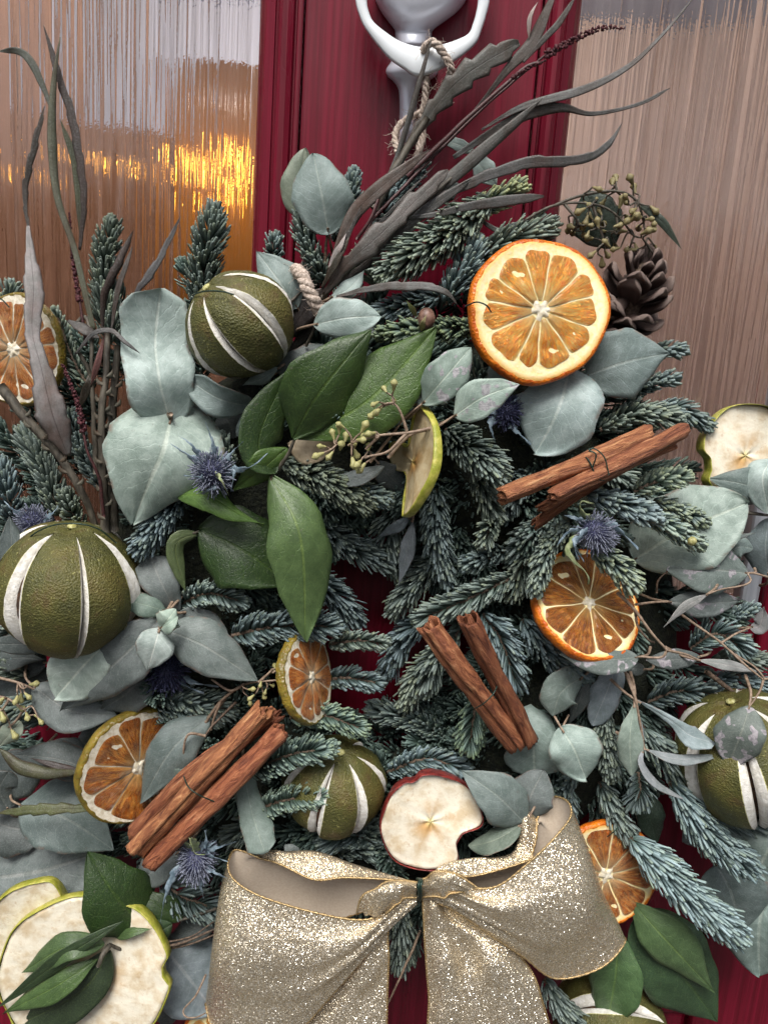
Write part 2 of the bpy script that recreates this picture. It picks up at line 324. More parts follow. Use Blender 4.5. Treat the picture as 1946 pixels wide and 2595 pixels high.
# ================================================================== setting: the door, the hall behind it, the paving outside
def box(x0, x1, y0, y1, z0, z1):
    V = np.array([[x, y, z] for x in (x0, x1) for y in (y0, y1) for z in (z0, z1)])
    return V, [(0, 1, 3, 2), (4, 6, 7, 5), (0, 4, 5, 1), (2, 3, 7, 6), (0, 2, 6, 4), (1, 5, 7, 3)]
def bev(o, wd=.0015, seg=2):
    m = o.modifiers.new('bevel', 'BEVEL'); m.width = wd; m.segments = seg; m.limit_method = 'ANGLE'; return o
X = lambda px, py=300, h=0: float(pt('P', px, py, h)[0])
Z = lambda px, py, h=0: float(pt('P', px, py, h)[2])
ZT, ZB = .75, -.70
xs0, xs1, xg0, xg1 = X(757), X(1352), X(641), X(1452)
xr = X(1936, 1500); zr = Z(1900, 1548); zp = Z(1750, 2578)
door = thing('front_door', 'burgundy painted front door with streaked glass panes behind the wreath', 'door', (0, 0, ZB))
bev(mk('stile', *box(xs0 + .0012, xs1 - .0012, 0, .045, ZB, ZT), M['paint'], door, smooth=False))
def moulding(xa, xb, name):
    d = 1 if xb > xa else -1; W = abs(xb - xa)
    prof = [(0, .0), (.03, -.0004), (.10, -.0004), (.14, .0022), (.17, .0022), (.20, -.001), (.30, -.0035), (.42, -.0038), (.52, -.0012), (.55, .0024), (.585, .0026), (.60, .001), (.80, .004), (.93, .0085), (1, .013), (1, .045), (0, .045)]
    V = np.array([[xa + d * p * W, q, z] for z in (ZB, ZT) for p, q in prof]); n = len(prof)
    return mk(name, V, [(i, (i + 1) % n, n + (i + 1) % n, n + i) for i in range(n)], M['paint'], door, smooth=False)
moulding(xs0, xg0, 'moulding'); moulding(xs1, xg1, 'moulding')
xl = 2 * X(1046) - xr - .07
for (a0, a1) in ((xl - .0, xg0 - .0004), (xg1 + .0004, xr)):
    bev(mk('rail', *box(a0, a1, .0015, .045, zp, zr), M['paint'], door, smooth=False), .003)
    bev(mk('panel', *box(a0, a1, .006, .043, ZB, zp - .002), M['paint'], door, smooth=False), .004)
    mk('glass_pane', *box(a0 - .005, a1 + .005, .020, .0245, zr - .004, ZT), M['glass'], door, smooth=False)
for (a0, a1) in ((xr + .001, xr + .22), (xl - .22, xl - .001)):
    bev(mk('stile', *box(a0, a1, -.001, .045, ZB, ZT), M['paint'], door, smooth=False), .003)
bev(mk('glazing_bead', *box(xr - .013, xr, .004, .0195, zr + .001, ZT), M['bead'], door, smooth=False), .003)
bev(mk('glazing_bead', *box(xl, xl + .013, .004, .0195, zr + .001, ZT), M['bead'], door, smooth=False), .003)
# the hall seen through the glass
def struct(name, V, F, m):
    o = mk(name, V, F, m, smooth=False); o['kind'] = 'structure'; return o
zd = Z(300, 330, -110)
struct('hall_wall_upper', *box(-.62, .62, 1.10, 1.16, zd, ZT), M['hall_upper'])
struct('hall_wall_lower', *box(-.62, .0, 1.09, 1.16, ZB, zd - .0005), M['hall_lower'])
struct('hall_wall_lower_right', *box(.0005, .62, 1.088, 1.16, ZB, ZT), M['hall_side'])
struct('hall_wall_left', *box(-.68, -.621, .06, 1.16, ZB, ZT), M['hall_lower'])
struct('hall_wall_right', *box(.621, .68, .06, 1.16, ZB, ZT), M['hall_side'])
struct('hall_ceiling', *box(-.68, .68, .06, 1.16, ZT + .001, ZT + .05), M['hall_upper'])
struct('hall_floor', *box(-.68, .68, .06, 1.16, ZB - .05, ZB - .001), M['hall_lower'])
def uvs(c, r, nu=16, nv=10, sc3=(1, 1, 1)):
    V = []; 
    for i in range(nv + 1):
        la = -math.pi / 2 + math.pi * i / nv
        for j in range(nu): V.append([r * math.cos(la) * math.cos(2 * math.pi * j / nu) * sc3[0], r * math.cos(la) * math.sin(2 * math.pi * j / nu) * sc3[1], r * math.sin(la) * sc3[2]])
    return np.array(V) + np.asarray(c), grid_f(nu, nv + 1, wrap=True)
lp = pt('P', 590, 500, -30); lan = thing('hall_lantern', 'amber glass lantern glowing in the hall behind the left pane', 'lantern', lp)
for nm, rad_, hh, zo, m_ in (('shade', .062, .24, -.015, 'shade'),):
    V = np.array([[rad_ * math.cos(q) * k_, rad_ * math.sin(q) * k_, zz] for zz, k_ in ((-hh / 2, .9), (-hh / 4, 1), (hh / 4, 1), (hh / 2, .9)) for q in np.arange(20) * math.pi / 10]) + lp + np.array([0, 0, zo])
    mk(nm, V, grid_f(20, 4, wrap=True) + [tuple(range(20))[::-1], tuple(range(60, 80))], M[m_], lan)
for px, py, h, rr in ((625, 425, -22, .0016), (575, 380, -23.5, .0012), (600, 490, -22, .0011), (520, 440, -23, .0012), (455, 400, -24, .0010), (545, 520, -22.6, .0009), (330, 430, -34, .0009), (190, 395, -38, .0008), (40, 440, -36, .0008)):
    mk('filament', *uvs(pt('P', px, py, h), rr, sc3=(1, 1, 11)), M['glow'], lan)
pl = bpy.data.lights.new('hall_fill_light', 'POINT'); pl.energy = 6.5; pl.color = (1.0, .76, .52); pl.shadow_soft_size = .05  # unseen fill light added near the ceiling to brighten the hall walls
plo = bpy.data.objects.new('hall_fill_light', pl); col.objects.link(plo); plo.location = (-.12, .62, ZT - .06)
struct('paving', *box(-12, 12, -5.0, .06, -1.10, -1.0), M['ground'])
struct('sky_block_wall', *box(-12, 12, -5.3, -5.0, -1.1, 1.15), M['sky_block'])  # unseen wall added behind the camera to block the low sky

# ================================================================== builders
def prof(shape, v):
    s = np.sin
    if shape == 'round': return np.clip(s(math.pi * v ** .82), 0, 1) ** .58
    if shape == 'heart': return np.clip(s(math.pi * v ** .62), 0, 1) ** .70
    if shape == 'oval': return np.clip(s(math.pi * v ** .92), 0, 1) ** .72
    if shape == 'ovate': return np.clip(s(math.pi * v ** .72), 0, 1) ** .92
    if shape == 'lance': return np.clip(s(math.pi * v ** .8), 0, 1) ** 1.25
    if shape == 'strap': return np.clip(np.minimum(v / .25 + .25, 1), 0, 1) * np.clip((1 - v) / .35, 0, 1) ** .7
    if shape == 'blade': return (.30 + .70 * np.clip(s(math.pi * v ** 1.1), 0, 1)) * np.clip((1 - v) / .12, 0, 1) ** .6
    if shape == 'bract': return np.clip(1 - v, 0, 1) ** .8 * (.45 + .55 * s(math.pi * np.clip(v * 1.6, 0, 1)))
    return np.ones_like(v)
def leaf(parent, t, P, wd, shape='oval', mat='euc', color=(.17, .23, .22), roll=0, twist=0, cup=.12, fold=0., wave=.08, lobe=0., teeth=0, tooth=.0, nu=11, nv=26, name='leaf', thick=.00035, wprof=None, world=False):
    Q = np.asarray(P, float) if world else pts(t, P); sd_ = rng.uniform(0, 100)
    if teeth: nv = max(nv, teeth * 4 + 1)
    v = np.linspace(0, 1, nv) if (teeth or shape in ('blade', 'strap', 'bract')) else (1 - np.cos(np.linspace(0, math.pi, nv))) / 2
    C = cr(Q, 80); C = np.stack([np.interp(v, np.linspace(0, 1, 80), C[:, k]) for k in range(3)], 1); T, S, N = frames(C); m = wd * (1 if world else mpp(t, Q.mean(0))) * .5
    rl = np.radians(roll + twist * (v - .5))[:, None]
    S, N = S * np.cos(rl) + N * np.sin(rl), N * np.cos(rl) - S * np.sin(rl)
    ww = (np.interp(v, *zip(*wprof)) if wprof else prof(shape, v)) * m + 1e-5
    u = np.linspace(-1, 1, nu)
    irr = [1 + .05 * np.sin(v * 9 + sd_ + k) + .035 * np.sin(v * 21 + sd_ * 2 + k) for k in (0, 2.2)]
    if teeth:
        saw = (v * teeth + .5 * 0) % 1.0
        irr = [irr[0] * (1 + tooth * (saw - .5)), irr[1] * (1 + tooth * (((v * teeth + .45) % 1.0) - .5))]
    W = np.where(u[None, :] < 0, irr[0][:, None], irr[1][:, None]) * ww[:, None]
    au = np.abs(u)[None, :]; Lw = plen(C)
    up = -cup * ww[:, None] * au ** 2 + fold * ww[:, None] * au + wave * m * au ** 1.5 * np.sin(v[:, None] * 7.5 + sd_ + np.sign(u)[None, :] * 1.3) + .05 * m * np.sin(v[:, None] * 4 + sd_) - .05 * m * np.exp(-(au * 7) ** 2) + .10 * m * au ** 5 * np.sin(v[:, None] * 5 + sd_ * 1.7 + np.sign(u)[None, :])
    back = -lobe * Lw * au ** 1.3 * np.clip(1 - v[:, None] / .55, 0, 1) ** 1.6
    G = C[:, None] + S[:, None] * (u[None, :] * W)[:, :, None] + N[:, None] * up[:, :, None] + T[:, None] * back[:, :, None]
    B = G - N[:, None] * thick
    V = np.vstack([G.reshape(-1, 3), B.reshape(-1, 3)]); n = nu * nv; F = grid_f(nu, nv) + grid_f(nu, nv, n, True)
    rim = list(range(nu)) + [i * nu + nu - 1 for i in range(1, nv)] + [(nv - 1) * nu + j for j in range(nu - 2, -1, -1)] + [i * nu for i in range(nv - 2, 0, -1)]
    F += [(rim[k], rim[(k + 1) % len(rim)], rim[(k + 1) % len(rim)] + n, rim[k] + n)[::-1] for k in range(len(rim))]
    UV = np.stack([np.tile((u + 1) / 2, nv), np.repeat(v, nu)], 1)
    j = rng.normal(1, .05); cl = tuple(float(np.clip(c * j, 0, 1)) for c in color)
    return mk(name, V, F, M[mat], parent, uv=np.vstack([UV, UV]), color=cl)

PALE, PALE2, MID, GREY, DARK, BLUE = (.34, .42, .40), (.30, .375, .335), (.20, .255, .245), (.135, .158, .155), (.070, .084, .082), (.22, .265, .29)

def stemtube(parent, t, P, r, mat='stem', name='stem', k=6, n=None, world=False, taper=.6):
    Q = np.asarray(P, float) if world else pts(t, P); C = cr(Q, n or max(8, 6 * len(Q)))
    C = C + .0004 * np.stack([nz(C, 160, 1), nz(C, 160, 2), nz(C, 160, 3)], 1)
    V, F = tube(C, np.linspace(r, r * taper, len(C)), k); return mk(name, V, F, M[mat], parent)

# ---- fir
RT = np.array([0, .3, .68, .955, 1.0]); RW = np.array([.55, .92, 1.0, .84, 0])
def needles(P0, D, Bv, L, S, N, hw, ht):
    """arrays of n needles -> verts, faces"""
    n = len(P0); V = np.empty((n, 17, 3))
    for k in range(4):
        t_ = RT[k]; c = P0 + L[:, None] * (D * t_ + Bv * t_ * t_); a, b = S * (hw * RW[k])[:, None], N * (ht * RW[k])[:, None]
        V[:, 4 * k], V[:, 4 * k + 1], V[:, 4 * k + 2], V[:, 4 * k + 3] = c + a, c + b, c - a, c - b
    V[:, 16] = P0 + L[:, None] * (D + Bv)
    f = []
    for k in range(3):
        for j in range(4): a = 4 * k + j; b = 4 * k + (j + 1) % 4; f.append((a, b, b + 4, a + 4))
    q = np.array(f); tri = np.array([(12, 13, 16), (13, 14, 16), (14, 15, 16), (15, 12, 16)])
    off = (np.arange(n) * 17)[:, None, None]
    return V.reshape(-1, 3), (q[None] + off).reshape(-1, 4).tolist() + (tri[None] + off).reshape(-1, 3).tolist()
def fir_data(C, hw, style='brush', dens=1.0, green=.0, Nv=None):
    n = len(C); T, S, N = frames(C, Nv); L = plen(C)
    nl = float(np.clip(hw / .92, .006, .0165)); rows = int(max(10, L / .00155)) * dens; per = 6.5 if style == 'brush' else 5
    tot = int(rows * per); s = (np.arange(tot) + rng.uniform(-.5, .5, tot) * per) / tot; s = np.clip(s, 0, .995)
    if style == 'brush': ph = rng.uniform(-115, 115, tot)
    else: ph = np.where(rng.random(tot) < .5, -1, 1) * np.clip(rng.normal(66, 22, tot), 8, 105)
    al = (64 if style == 'comb' else 60) - 30 * np.clip((s - .72) / .28, 0, 1) ** 1.2 + rng.normal(0, 4, tot)
    ln = nl * (1 - .30 * np.clip((s - .8) / .2, 0, 1)) * rng.uniform(.74, 1.14, tot) * np.clip(.6 + s * 3, 0, 1)
    tip = int(22 * dens); s = np.r_[s, np.full(tip, .995)]; ph = np.r_[ph, rng.uniform(-180, 180, tip)]; al = np.r_[al, rng.uniform(4, 45, tip)]; ln = np.r_[ln, nl * rng.uniform(.45, .75, tip)]
    fi = s * (n - 1); i = np.floor(fi).astype(int).clip(0, n - 2); fr = (fi - i)[:, None]
    lp = lambda A: A[i] * (1 - fr) + A[i + 1] * fr
    p, t, sv, nv_ = lp(C), nrm(lp(T)), nrm(lp(S)), nrm(lp(N)); ph, al = np.radians(ph), np.radians(al)
    r = nv_ * np.cos(ph)[:, None] + sv * np.sin(ph)[:, None]; d = t * np.cos(al)[:, None] + r * np.sin(al)[:, None]
    b = t * (.40 if style == 'brush' else .32) + nv_ * (.24 if style == 'brush' else .10) - d * .24 + rng.normal(0, .045, d.shape)
    w_ = nrm(np.cross(d, r + t * .01 + rng.normal(0, .25, d.shape))); th = nrm(np.cross(w_, d))
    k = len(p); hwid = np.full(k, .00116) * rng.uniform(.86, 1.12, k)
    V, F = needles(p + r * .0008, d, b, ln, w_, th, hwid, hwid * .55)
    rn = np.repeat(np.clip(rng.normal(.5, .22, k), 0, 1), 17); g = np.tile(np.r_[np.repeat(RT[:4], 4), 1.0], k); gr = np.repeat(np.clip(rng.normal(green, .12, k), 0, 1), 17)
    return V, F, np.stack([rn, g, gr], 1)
def sprig(label, t, P, hw, style='brush', dens=1.0, green=.12, tone=(1, 1, 1), grp='fir sprigs wired into the wreath'):
    Q = pts(t, P); C = cr(Q, 24); th = thing('fir_sprig', label, 'fir sprig', Q[0], grp)
    L = plen(C); C = C + np.stack([nz(C, 60, 1), nz(C, 60, 2), nz(C, 60, 3)], 1) * .0012
    V, F = tube(C, np.linspace(.0016, .0009, len(C)), 6); mk('twig', V, F, M['twig'], th)
    V, F, tn = fir_data(C, hw * mpp(t, Q.mean(0)), style, dens, green)
    j = rng.uniform(.82, 1.16); g_ = rng.uniform(-.10, .10); tone = tuple(float(x) for x in np.array(tone) * j * np.array([1 + g_, 1 + g_ * .4, 1 - g_]))
    o = mk('needles', V, F, M['needle'], th, tint=tn, color=tone, kind='stuff'); return th

# ---- slices of orange
def slice_frame(t, c, n):
    c = pt(t, *c); e1, e2, n = basis(n); return c, e1, e2, n
def wavy(x, y, R_, A, ph): r2 = (x * x + y * y) / (R_ * R_); return A * r2 * (np.cos(2 * np.arctan2(y, x) + ph) + .4 * np.cos(3 * np.arctan2(y, x) + 2 * ph))
def orange(label, t, c, rad, n, nseg=10, flesh_='flesh_bright', rind='rind_orange', pith='pith_orange', th=.007, rot=0., warp=.0015, pr=.84, corew=.13, gap=-1):
    c, e1, e2, n = slice_frame(t, c, n); Rr = rad * mpp(t, c); ph = rng.uniform(0, 6)
    o = thing('orange_slice', label, 'orange slice', c, 'dried orange slices')
    W = lambda x, y, z: c + np.outer(x, e1) + np.outer(y, e2) + np.outer(z + wavy(x, y, Rr, warp, ph), n)
    k = 96; a = np.arange(k) * 2 * math.pi / k; edge = 1 + .018 * np.sin(2 * a + ph) + .012 * np.sin(3 * a + ph) + .009 * np.sin(7 * a + 2 * ph)
    pf = [(.925, .0000), (.955, .0003), (.985, -.0006), (1.0, -.0022), (1.0, -th * .55), (.985, -th * .85), (.94, -th), (.5, -th), (.02, -th)]
    V, UV = [], []
    for q, z in pf:
        x, y = q * Rr * edge * np.cos(a), q * Rr * edge * np.sin(a); V.append(W(x, y, z + .0003 * np.sin(a * 23 + q * 9)))
    mk('rind', np.vstack(V), grid_f(k, len(pf), wrap=True, flip=True), M[rind], o)
    V, UV = [], []; qs = [.02, .2, .4, .6, .74, .80, .86, .91, .945]
    for q in qs:
        x, y = q * Rr * edge * np.cos(a), q * Rr * edge * np.sin(a); z = .0002 + .0003 * nz(np.stack([x, y, x * 0], 1), 300, 1) + (.0005 if pr < q < .93 else 0)
        V.append(W(x, y, z)); UV.append(np.stack([a / 6.2832, np.full(k, q)], 1))
    mk('pith', np.vstack(V), grid_f(k, len(qs), wrap=True), M[pith], o, uv=np.vstack(UV))
    cuts = np.sort((np.arange(nseg) + rng.uniform(-.2, .2, nseg)) * 2 * math.pi / nseg + rot)
    nu, nv = 19, 24; u = np.linspace(-1, 1, nu); v = np.linspace(0, 1, nv)
    for i in range(nseg):
        if i == gap: continue
        a0, a1 = cuts[i], cuts[(i + 1) % nseg] + (2 * math.pi if i == nseg - 1 else 0); am, ah = (a0 + a1) / 2, (a1 - a0) / 2
        r_out = pr * rng.uniform(.90, 1.0); U, Vv = np.meshgrid(u, v)
        rr = (corew + (r_out - corew) * Vv) * Rr
        rr = rr - Rr * .06 * Vv ** 6 * np.abs(U) ** 3 - Rr * .015 * np.sin(5 * am + U * 4) * Vv
        mar = np.clip((.004 + .008 * (np.sin(9 * Vv + 5 * am) * .5 + .5)) * Rr / np.maximum(rr, 1e-5) * rng.uniform(.7, 1.5), 0, ah * .6)
        aa = am + U * (ah - mar) * (1 - .08 * Vv ** 10)
        x, y = (rr * np.cos(aa)).ravel(), (rr * np.sin(aa)).ravel()
        edge_ = np.maximum(np.abs(U), np.maximum((Vv - .5) * 2, (.12 - Vv) * 8)).ravel()
        pp = np.stack([x, y, x * 0], 1)
        ef = 1 - np.clip(edge_, 0, 1) ** 4; z = .0004 + (.0011 + .0010 * nz(pp, 420, 1) + .0003 * nz(pp, 900, 2) - .0006 * np.exp(-((Vv.ravel() - .7) / .2) ** 2)) * ef
        mk('segment', W(x, y, z), grid_f(nu, nv), M[flesh_], o, uv=np.stack([(U.ravel() + 1) / 2, Vv.ravel()], 1))
    k2 = 30; a = np.arange(k2) * 2 * math.pi / k2; V = []
    for q, z in ((1.0, .0002), (.75, .0012), (.4, .0016), (.02, .0011)):
        st = 1 + .35 * np.cos(a * nseg / 2 + ph) * q + .15 * np.sin(a * 3); x, y = q * corew * Rr * st * np.cos(a), q * corew * Rr * st * np.sin(a); V.append(W(x, y, z + .0004 * nz(np.stack([x, y, x * 0], 1), 900, 2)))
    mk('core', np.vstack(V), grid_f(k2, 4, wrap=True), M['pith_white'], o)
    return o, c, e1, e2, n, Rr

# ---- slit dried limes
def lime(label, t, c, rad, axis, slits, hw=11, off=0., squash=.94, seen=None):
    c = pt(t, *c); Rr = rad * mpp(t, c); ax = nrm(axis); v = view(c); e1 = nrm(v - ax * v.dot(ax)); e2 = np.cross(ax, e1)
    o = thing('dried_lime', label, 'dried fruit', c, 'slit dried limes')
    def Pp(lon, lat, r):
        r = r * (1 + .028 * np.sin(2 * lon + 1 + rad) * np.cos(lat) + .018 * np.sin(3 * lon + 1) * np.cos(lat) + .018 * np.sin(4 * lat + lon * 2 + rad) + .008 * np.sin(11 * lon + 5 * lat) * np.cos(lat))
        return c + (r * np.cos(lat) * np.cos(lon))[:, None] * e1 + (r * np.cos(lat) * np.sin(lon))[:, None] * e2 + (r * np.sin(lat) * squash)[:, None] * ax
    lm = R(72); wid = lambda lat, h: R(h) * np.clip(1 - (np.abs(lat) / lm) ** 2, 0, 1) ** .75 / np.maximum(np.cos(lat), .35) ** .4
    S = sorted([(R(s[0]) if isinstance(s, tuple) else R(s), s[1] if isinstance(s, tuple) else hw) for s in slits]); m = len(S); nv = 33
    lat = np.linspace(-math.pi / 2, math.pi / 2, nv)
    for i in range(m):
        (s0, h0), (s1, h1) = S[i], S[(i + 1) % m]; s1 = s1 + (2 * math.pi if i == m - 1 else 0); nu = max(7, int((s1 - s0) / R(5)))
        u = np.linspace(0, 1, nu); U, LA = np.meshgrid(u, lat); w0, w1 = wid(LA, h0), wid(LA, h1)
        lon = s0 + w0 + (s1 - s0 - w0 - w1) * U; op = np.clip(1 - (np.abs(LA) / lm) ** 2, 0, 1)
        r = Rr * (1 + .03 * np.sin(math.pi * U) * op - .0 * op) * (1 + .012 * np.exp(-(np.minimum(U, 1 - U) * 9) ** 2) * op)
        r = r + .0006 * nz(np.stack([lon.ravel(), LA.ravel(), lon.ravel() * 0], 1), 9, 1).reshape(r.shape) - Rr * .06 * np.clip((np.abs(LA) - R(78)) / R(12), 0, 1)
        mk('rind_panel', Pp(lon.ravel(), LA.ravel(), r.ravel()), grid_f(nu, nv), M['rind_green'], o)
    la2 = np.linspace(-lm * .985, lm * .985, 29)
    for s0, h0 in S:
        for sg in (-1, 1):
            q = np.array([1.07, 1.0, .85, .6, .35, .16]); dp = np.array([.014, .014, -.012, -.032, -.055, -.14]); Q, LA = np.meshgrid(q, la2); DP = np.tile(dp, (len(la2), 1))
            lon = s0 + sg * wid(LA, h0) * Q; r = Rr * (1 + DP * np.clip(1 - (np.abs(LA) / lm) ** 4, .15, 1)) + .0004 * nz(np.stack([lon.ravel() * 3, LA.ravel() * 3, Q.ravel()], 1), 6, 2).reshape(Q.shape)
            F = grid_f(len(q), len(la2), flip=(sg > 0)); mi = [1 if (k % (len(q) - 1)) == 0 else 0 for k in range(len(F))]
            mk('pith_lip', Pp(lon.ravel(), LA.ravel(), r.ravel()), F, [M['lime_pith'], M['lime_edge']], o, mi=mi)
    V, F = uvs((0, 0, 0), Rr * .86, 24, 16); V = c + V[:, :1] * e1 + V[:, 1:2] * e2 + V[:, 2:] * ax * squash; mk('flesh', V, F, M['lime_core'], o)
    p0, _ = Pp(np.zeros(1), np.array([math.pi / 2]), np.array([Rr * .98]))[0], 0
    V, F = uvs((0, 0, 0), .0028, 10, 6, (1, 1, .5)); mk('stem_end', p0 + V[:, :1] * e1 + V[:, 1:2] * e2 + V[:, 2:] * ax, F, M['lime_edge'], o)
    return o, c, Rr

# ---- cinnamon
def quill(parent, t, P, rad, color=(1, 1, 1), turns=1.6, start=0., seed=0, wob=.05, n=34):
    Q = pts(t, P); C = cr(Q, n); r = rad * mpp(t, Q.mean(0)); T, S, N = frames(C)
    C = C + (S * nz(C, 45, 1)[:, None] + N * nz(C, 45, 2)[:, None]) * r * .10
    k = 34; f = np.linspace(0, turns * 2 * math.pi, k); L = plen(C); th = .0010
    rows, UV = [], []
    for i in range(n):
        v = i / (n - 1); tw = R(start) + .35 * math.sin(v * 3 + seed)
        ra = r * (1 - .42 * np.clip(f / 6.2832 - .10, 0, 2)) * (1 + wob * 1.5 * np.sin(2 * f + seed + v * 2) + .03 * np.sin(5 * f + v * 9 + seed) + .018 * np.sin(9 * f - v * 23 + seed)) * (1 + .05 * math.sin(v * 11 + seed) + .03 * math.sin(v * 29 + seed * 3)) * (.80 + .20 * np.clip(f / .9, 0, 1)) * (1 + .10 * math.exp(-v * 14) * np.sin(f * 1.5 + seed))
        en = .0018 * np.sin(f * 2.3 + seed) * (1 if i == 0 else -1 if i == n - 1 else 0) + .0007 * np.sin(f * 7 + 2 * seed) * (i in (0, n - 1))
        o_ = C[i] + np.outer(ra * np.cos(f + tw), S[i]) + np.outer(ra * np.sin(f + tw), N[i]) * .94 + np.outer(en, T[i])
        ri = np.maximum(ra - th, .0004); i_ = C[i] + np.outer(ri * np.cos(f + tw), S[i]) + np.outer(ri * np.sin(f + tw), N[i]) * .94 + np.outer(en, T[i])
        rows.append(np.vstack([o_, i_[::-1]])); UV.append(np.stack([np.r_[f, f[::-1]] / 6.2832, np.full(2 * k, v * L / .05)], 1))
    V = np.vstack(rows); F = grid_f(2 * k, n, wrap=True, flip=True)
    for b in (0, (n - 1) * 2 * k):
        for j in range(k - 1): q = (b + j, b + j + 1, b + 2 * k - 2 - j, b + 2 * k - 1 - j); F.append(q if b == 0 else q[::-1])
    return mk('cinnamon_stick', V, F, M['cinnamon'], parent, uv=np.vstack(UV), color=color)
def ringwire(parent, t, P, r=.00042, mat='wire', name='wire'):
    C = cr(pts(t, P), 10 * len(P)); V, F = tube(C, r, 6); return mk(name, V, F, M[mat], parent)

# ---- apple slices
def apple(label, t, c, rad, n, bites=(), skin='skin_green', rot=0., sx=1., th=.0035, warp=.002, tone=(1, 1, 1), sw=.0013):
    c, e1, e2, n = slice_frame(t, c, n); Rr = rad * mpp(t, c); ph = rng.uniform(0, 6); k = 120; a = np.arange(k) * 2 * math.pi / k
    o = thing('apple_slice', label, 'apple slice', c, 'dried apple slices')
    out = 1 + .035 * np.sin(2 * a + ph) + .018 * np.sin(3 * a + 2 * ph) + .010 * np.sin(8 * a + ph)
    for b, h, d in bites:
        da = (a - R(b) + math.pi) % (2 * math.pi) - math.pi; out = out * (1 - d * np.exp(-(da / R(h)) ** 4))
    W = lambda x, y, z: c + np.outer(x * sx, e1) + np.outer(y, e2) + np.outer(z + wavy(x, y, Rr, warp, ph), n)
    def lay(q, z0, top):
        x, y = q * Rr * out * np.cos(a), q * Rr * out * np.sin(a); z = z0 + (.0008 * nz(np.stack([x, y, x * 0], 1), 130, 1) + .0004 * nz(np.stack([x, y, x * 0], 1), 420, 2) - .0012 * math.exp(-(q / .2) ** 2) * (.5 + .5 * np.cos(5 * a + ph)) + .0012 * q ** 6) * top
        return W(x, y, z), np.stack([a / 6.2832, np.full(k, q)], 1)
    qs = [.005, .08, .16, .26, .4, .55, .7, .85, .94, .99]; L = [lay(q, 0, 1) for q in qs] + [lay(q, -th, 0) for q in (.985, .6, .01)]
    mk('flesh', np.vstack([l[0] for l in L]), grid_f(k, len(L), wrap=True), M['apple'], o, uv=np.vstack([l[1] for l in L]), color=tone)
    V = []
    for dx, dz in ((-.004, .0015), (.004, .0022), (.016, .0014), (.020, -.0005), (.016, -th), (-.002, -th - .0008)):
        x, y = (1 + dx) * Rr * out * np.cos(a), (1 + dx) * Rr * out * np.sin(a); nn = nz(np.stack([x, y, x * 0], 1), 200, 2)
        V.append(W(x, y, dz * sw / .0013 * (1 + .35 * nn) + .0004 * nn))
    mk('skin', np.vstack(V), grid_f(k, 6, wrap=True, flip=True), M[skin], o)
    return o

# ---- thistles
def thistle(label, t, c, rad, axis, bracts, mat='thistle', bmats=None, nfl=300):
    c = pt(t, *c); r = rad * .86 * mpp(t, c); e1, e2, ax = basis(axis, (.3, .1, 1)); o = thing('thistle', label, 'thistle', c, 'blue thistles')
    V, F = uvs((0, 0, 0), r * .72, 16, 12, (1, 1, 1.25)); mk('head', c + V[:, :1] * e1 + V[:, 1:2] * e2 + V[:, 2:] * ax, F, M['thistle_dark'], o)
    i = np.arange(nfl); z = 1 - 1.75 * (i + .5) / nfl; la = np.arcsin(z); lo = i * 2.39996
    d = np.cos(la)[:, None] * (np.cos(lo)[:, None] * e1 + np.sin(lo)[:, None] * e2) + (np.sin(la) * 1.1)[:, None] * ax; d = nrm(d)
    p = c + r * .68 * (d + ax * (z * .25)[:, None]); L = r * rng.uniform(.30, .75, nfl); D = nrm(d + ax * .35 + rng.normal(0, .16, d.shape)); s_ = nrm(np.cross(D, rng.normal(size=D.shape))); n_ = np.cross(s_, D)
    V, F = needles(p, D, rng.normal(0, .08, D.shape), L, s_, n_, np.full(nfl, r * .036), np.full(nfl, r * .034)); mk('florets', V, F, M[mat], o, kind='stuff')
    for j, b in enumerate(bracts):
        bm = (bmats or {}).get(j, 'bract'); q0 = c + nrm(pt(t, *b[-1]) - c) * r * .4 - ax * r * .3
        P = np.vstack([q0, pts(t, b)]); leaf(o, t, P, .0064, 'bract', bm, (1, 1, 1), roll=rng.uniform(-50, 50), twist=rng.uniform(-60, 60), cup=.3, wave=.2, teeth=5, tooth=.9, nu=5, name='bract', world=True)
    return o

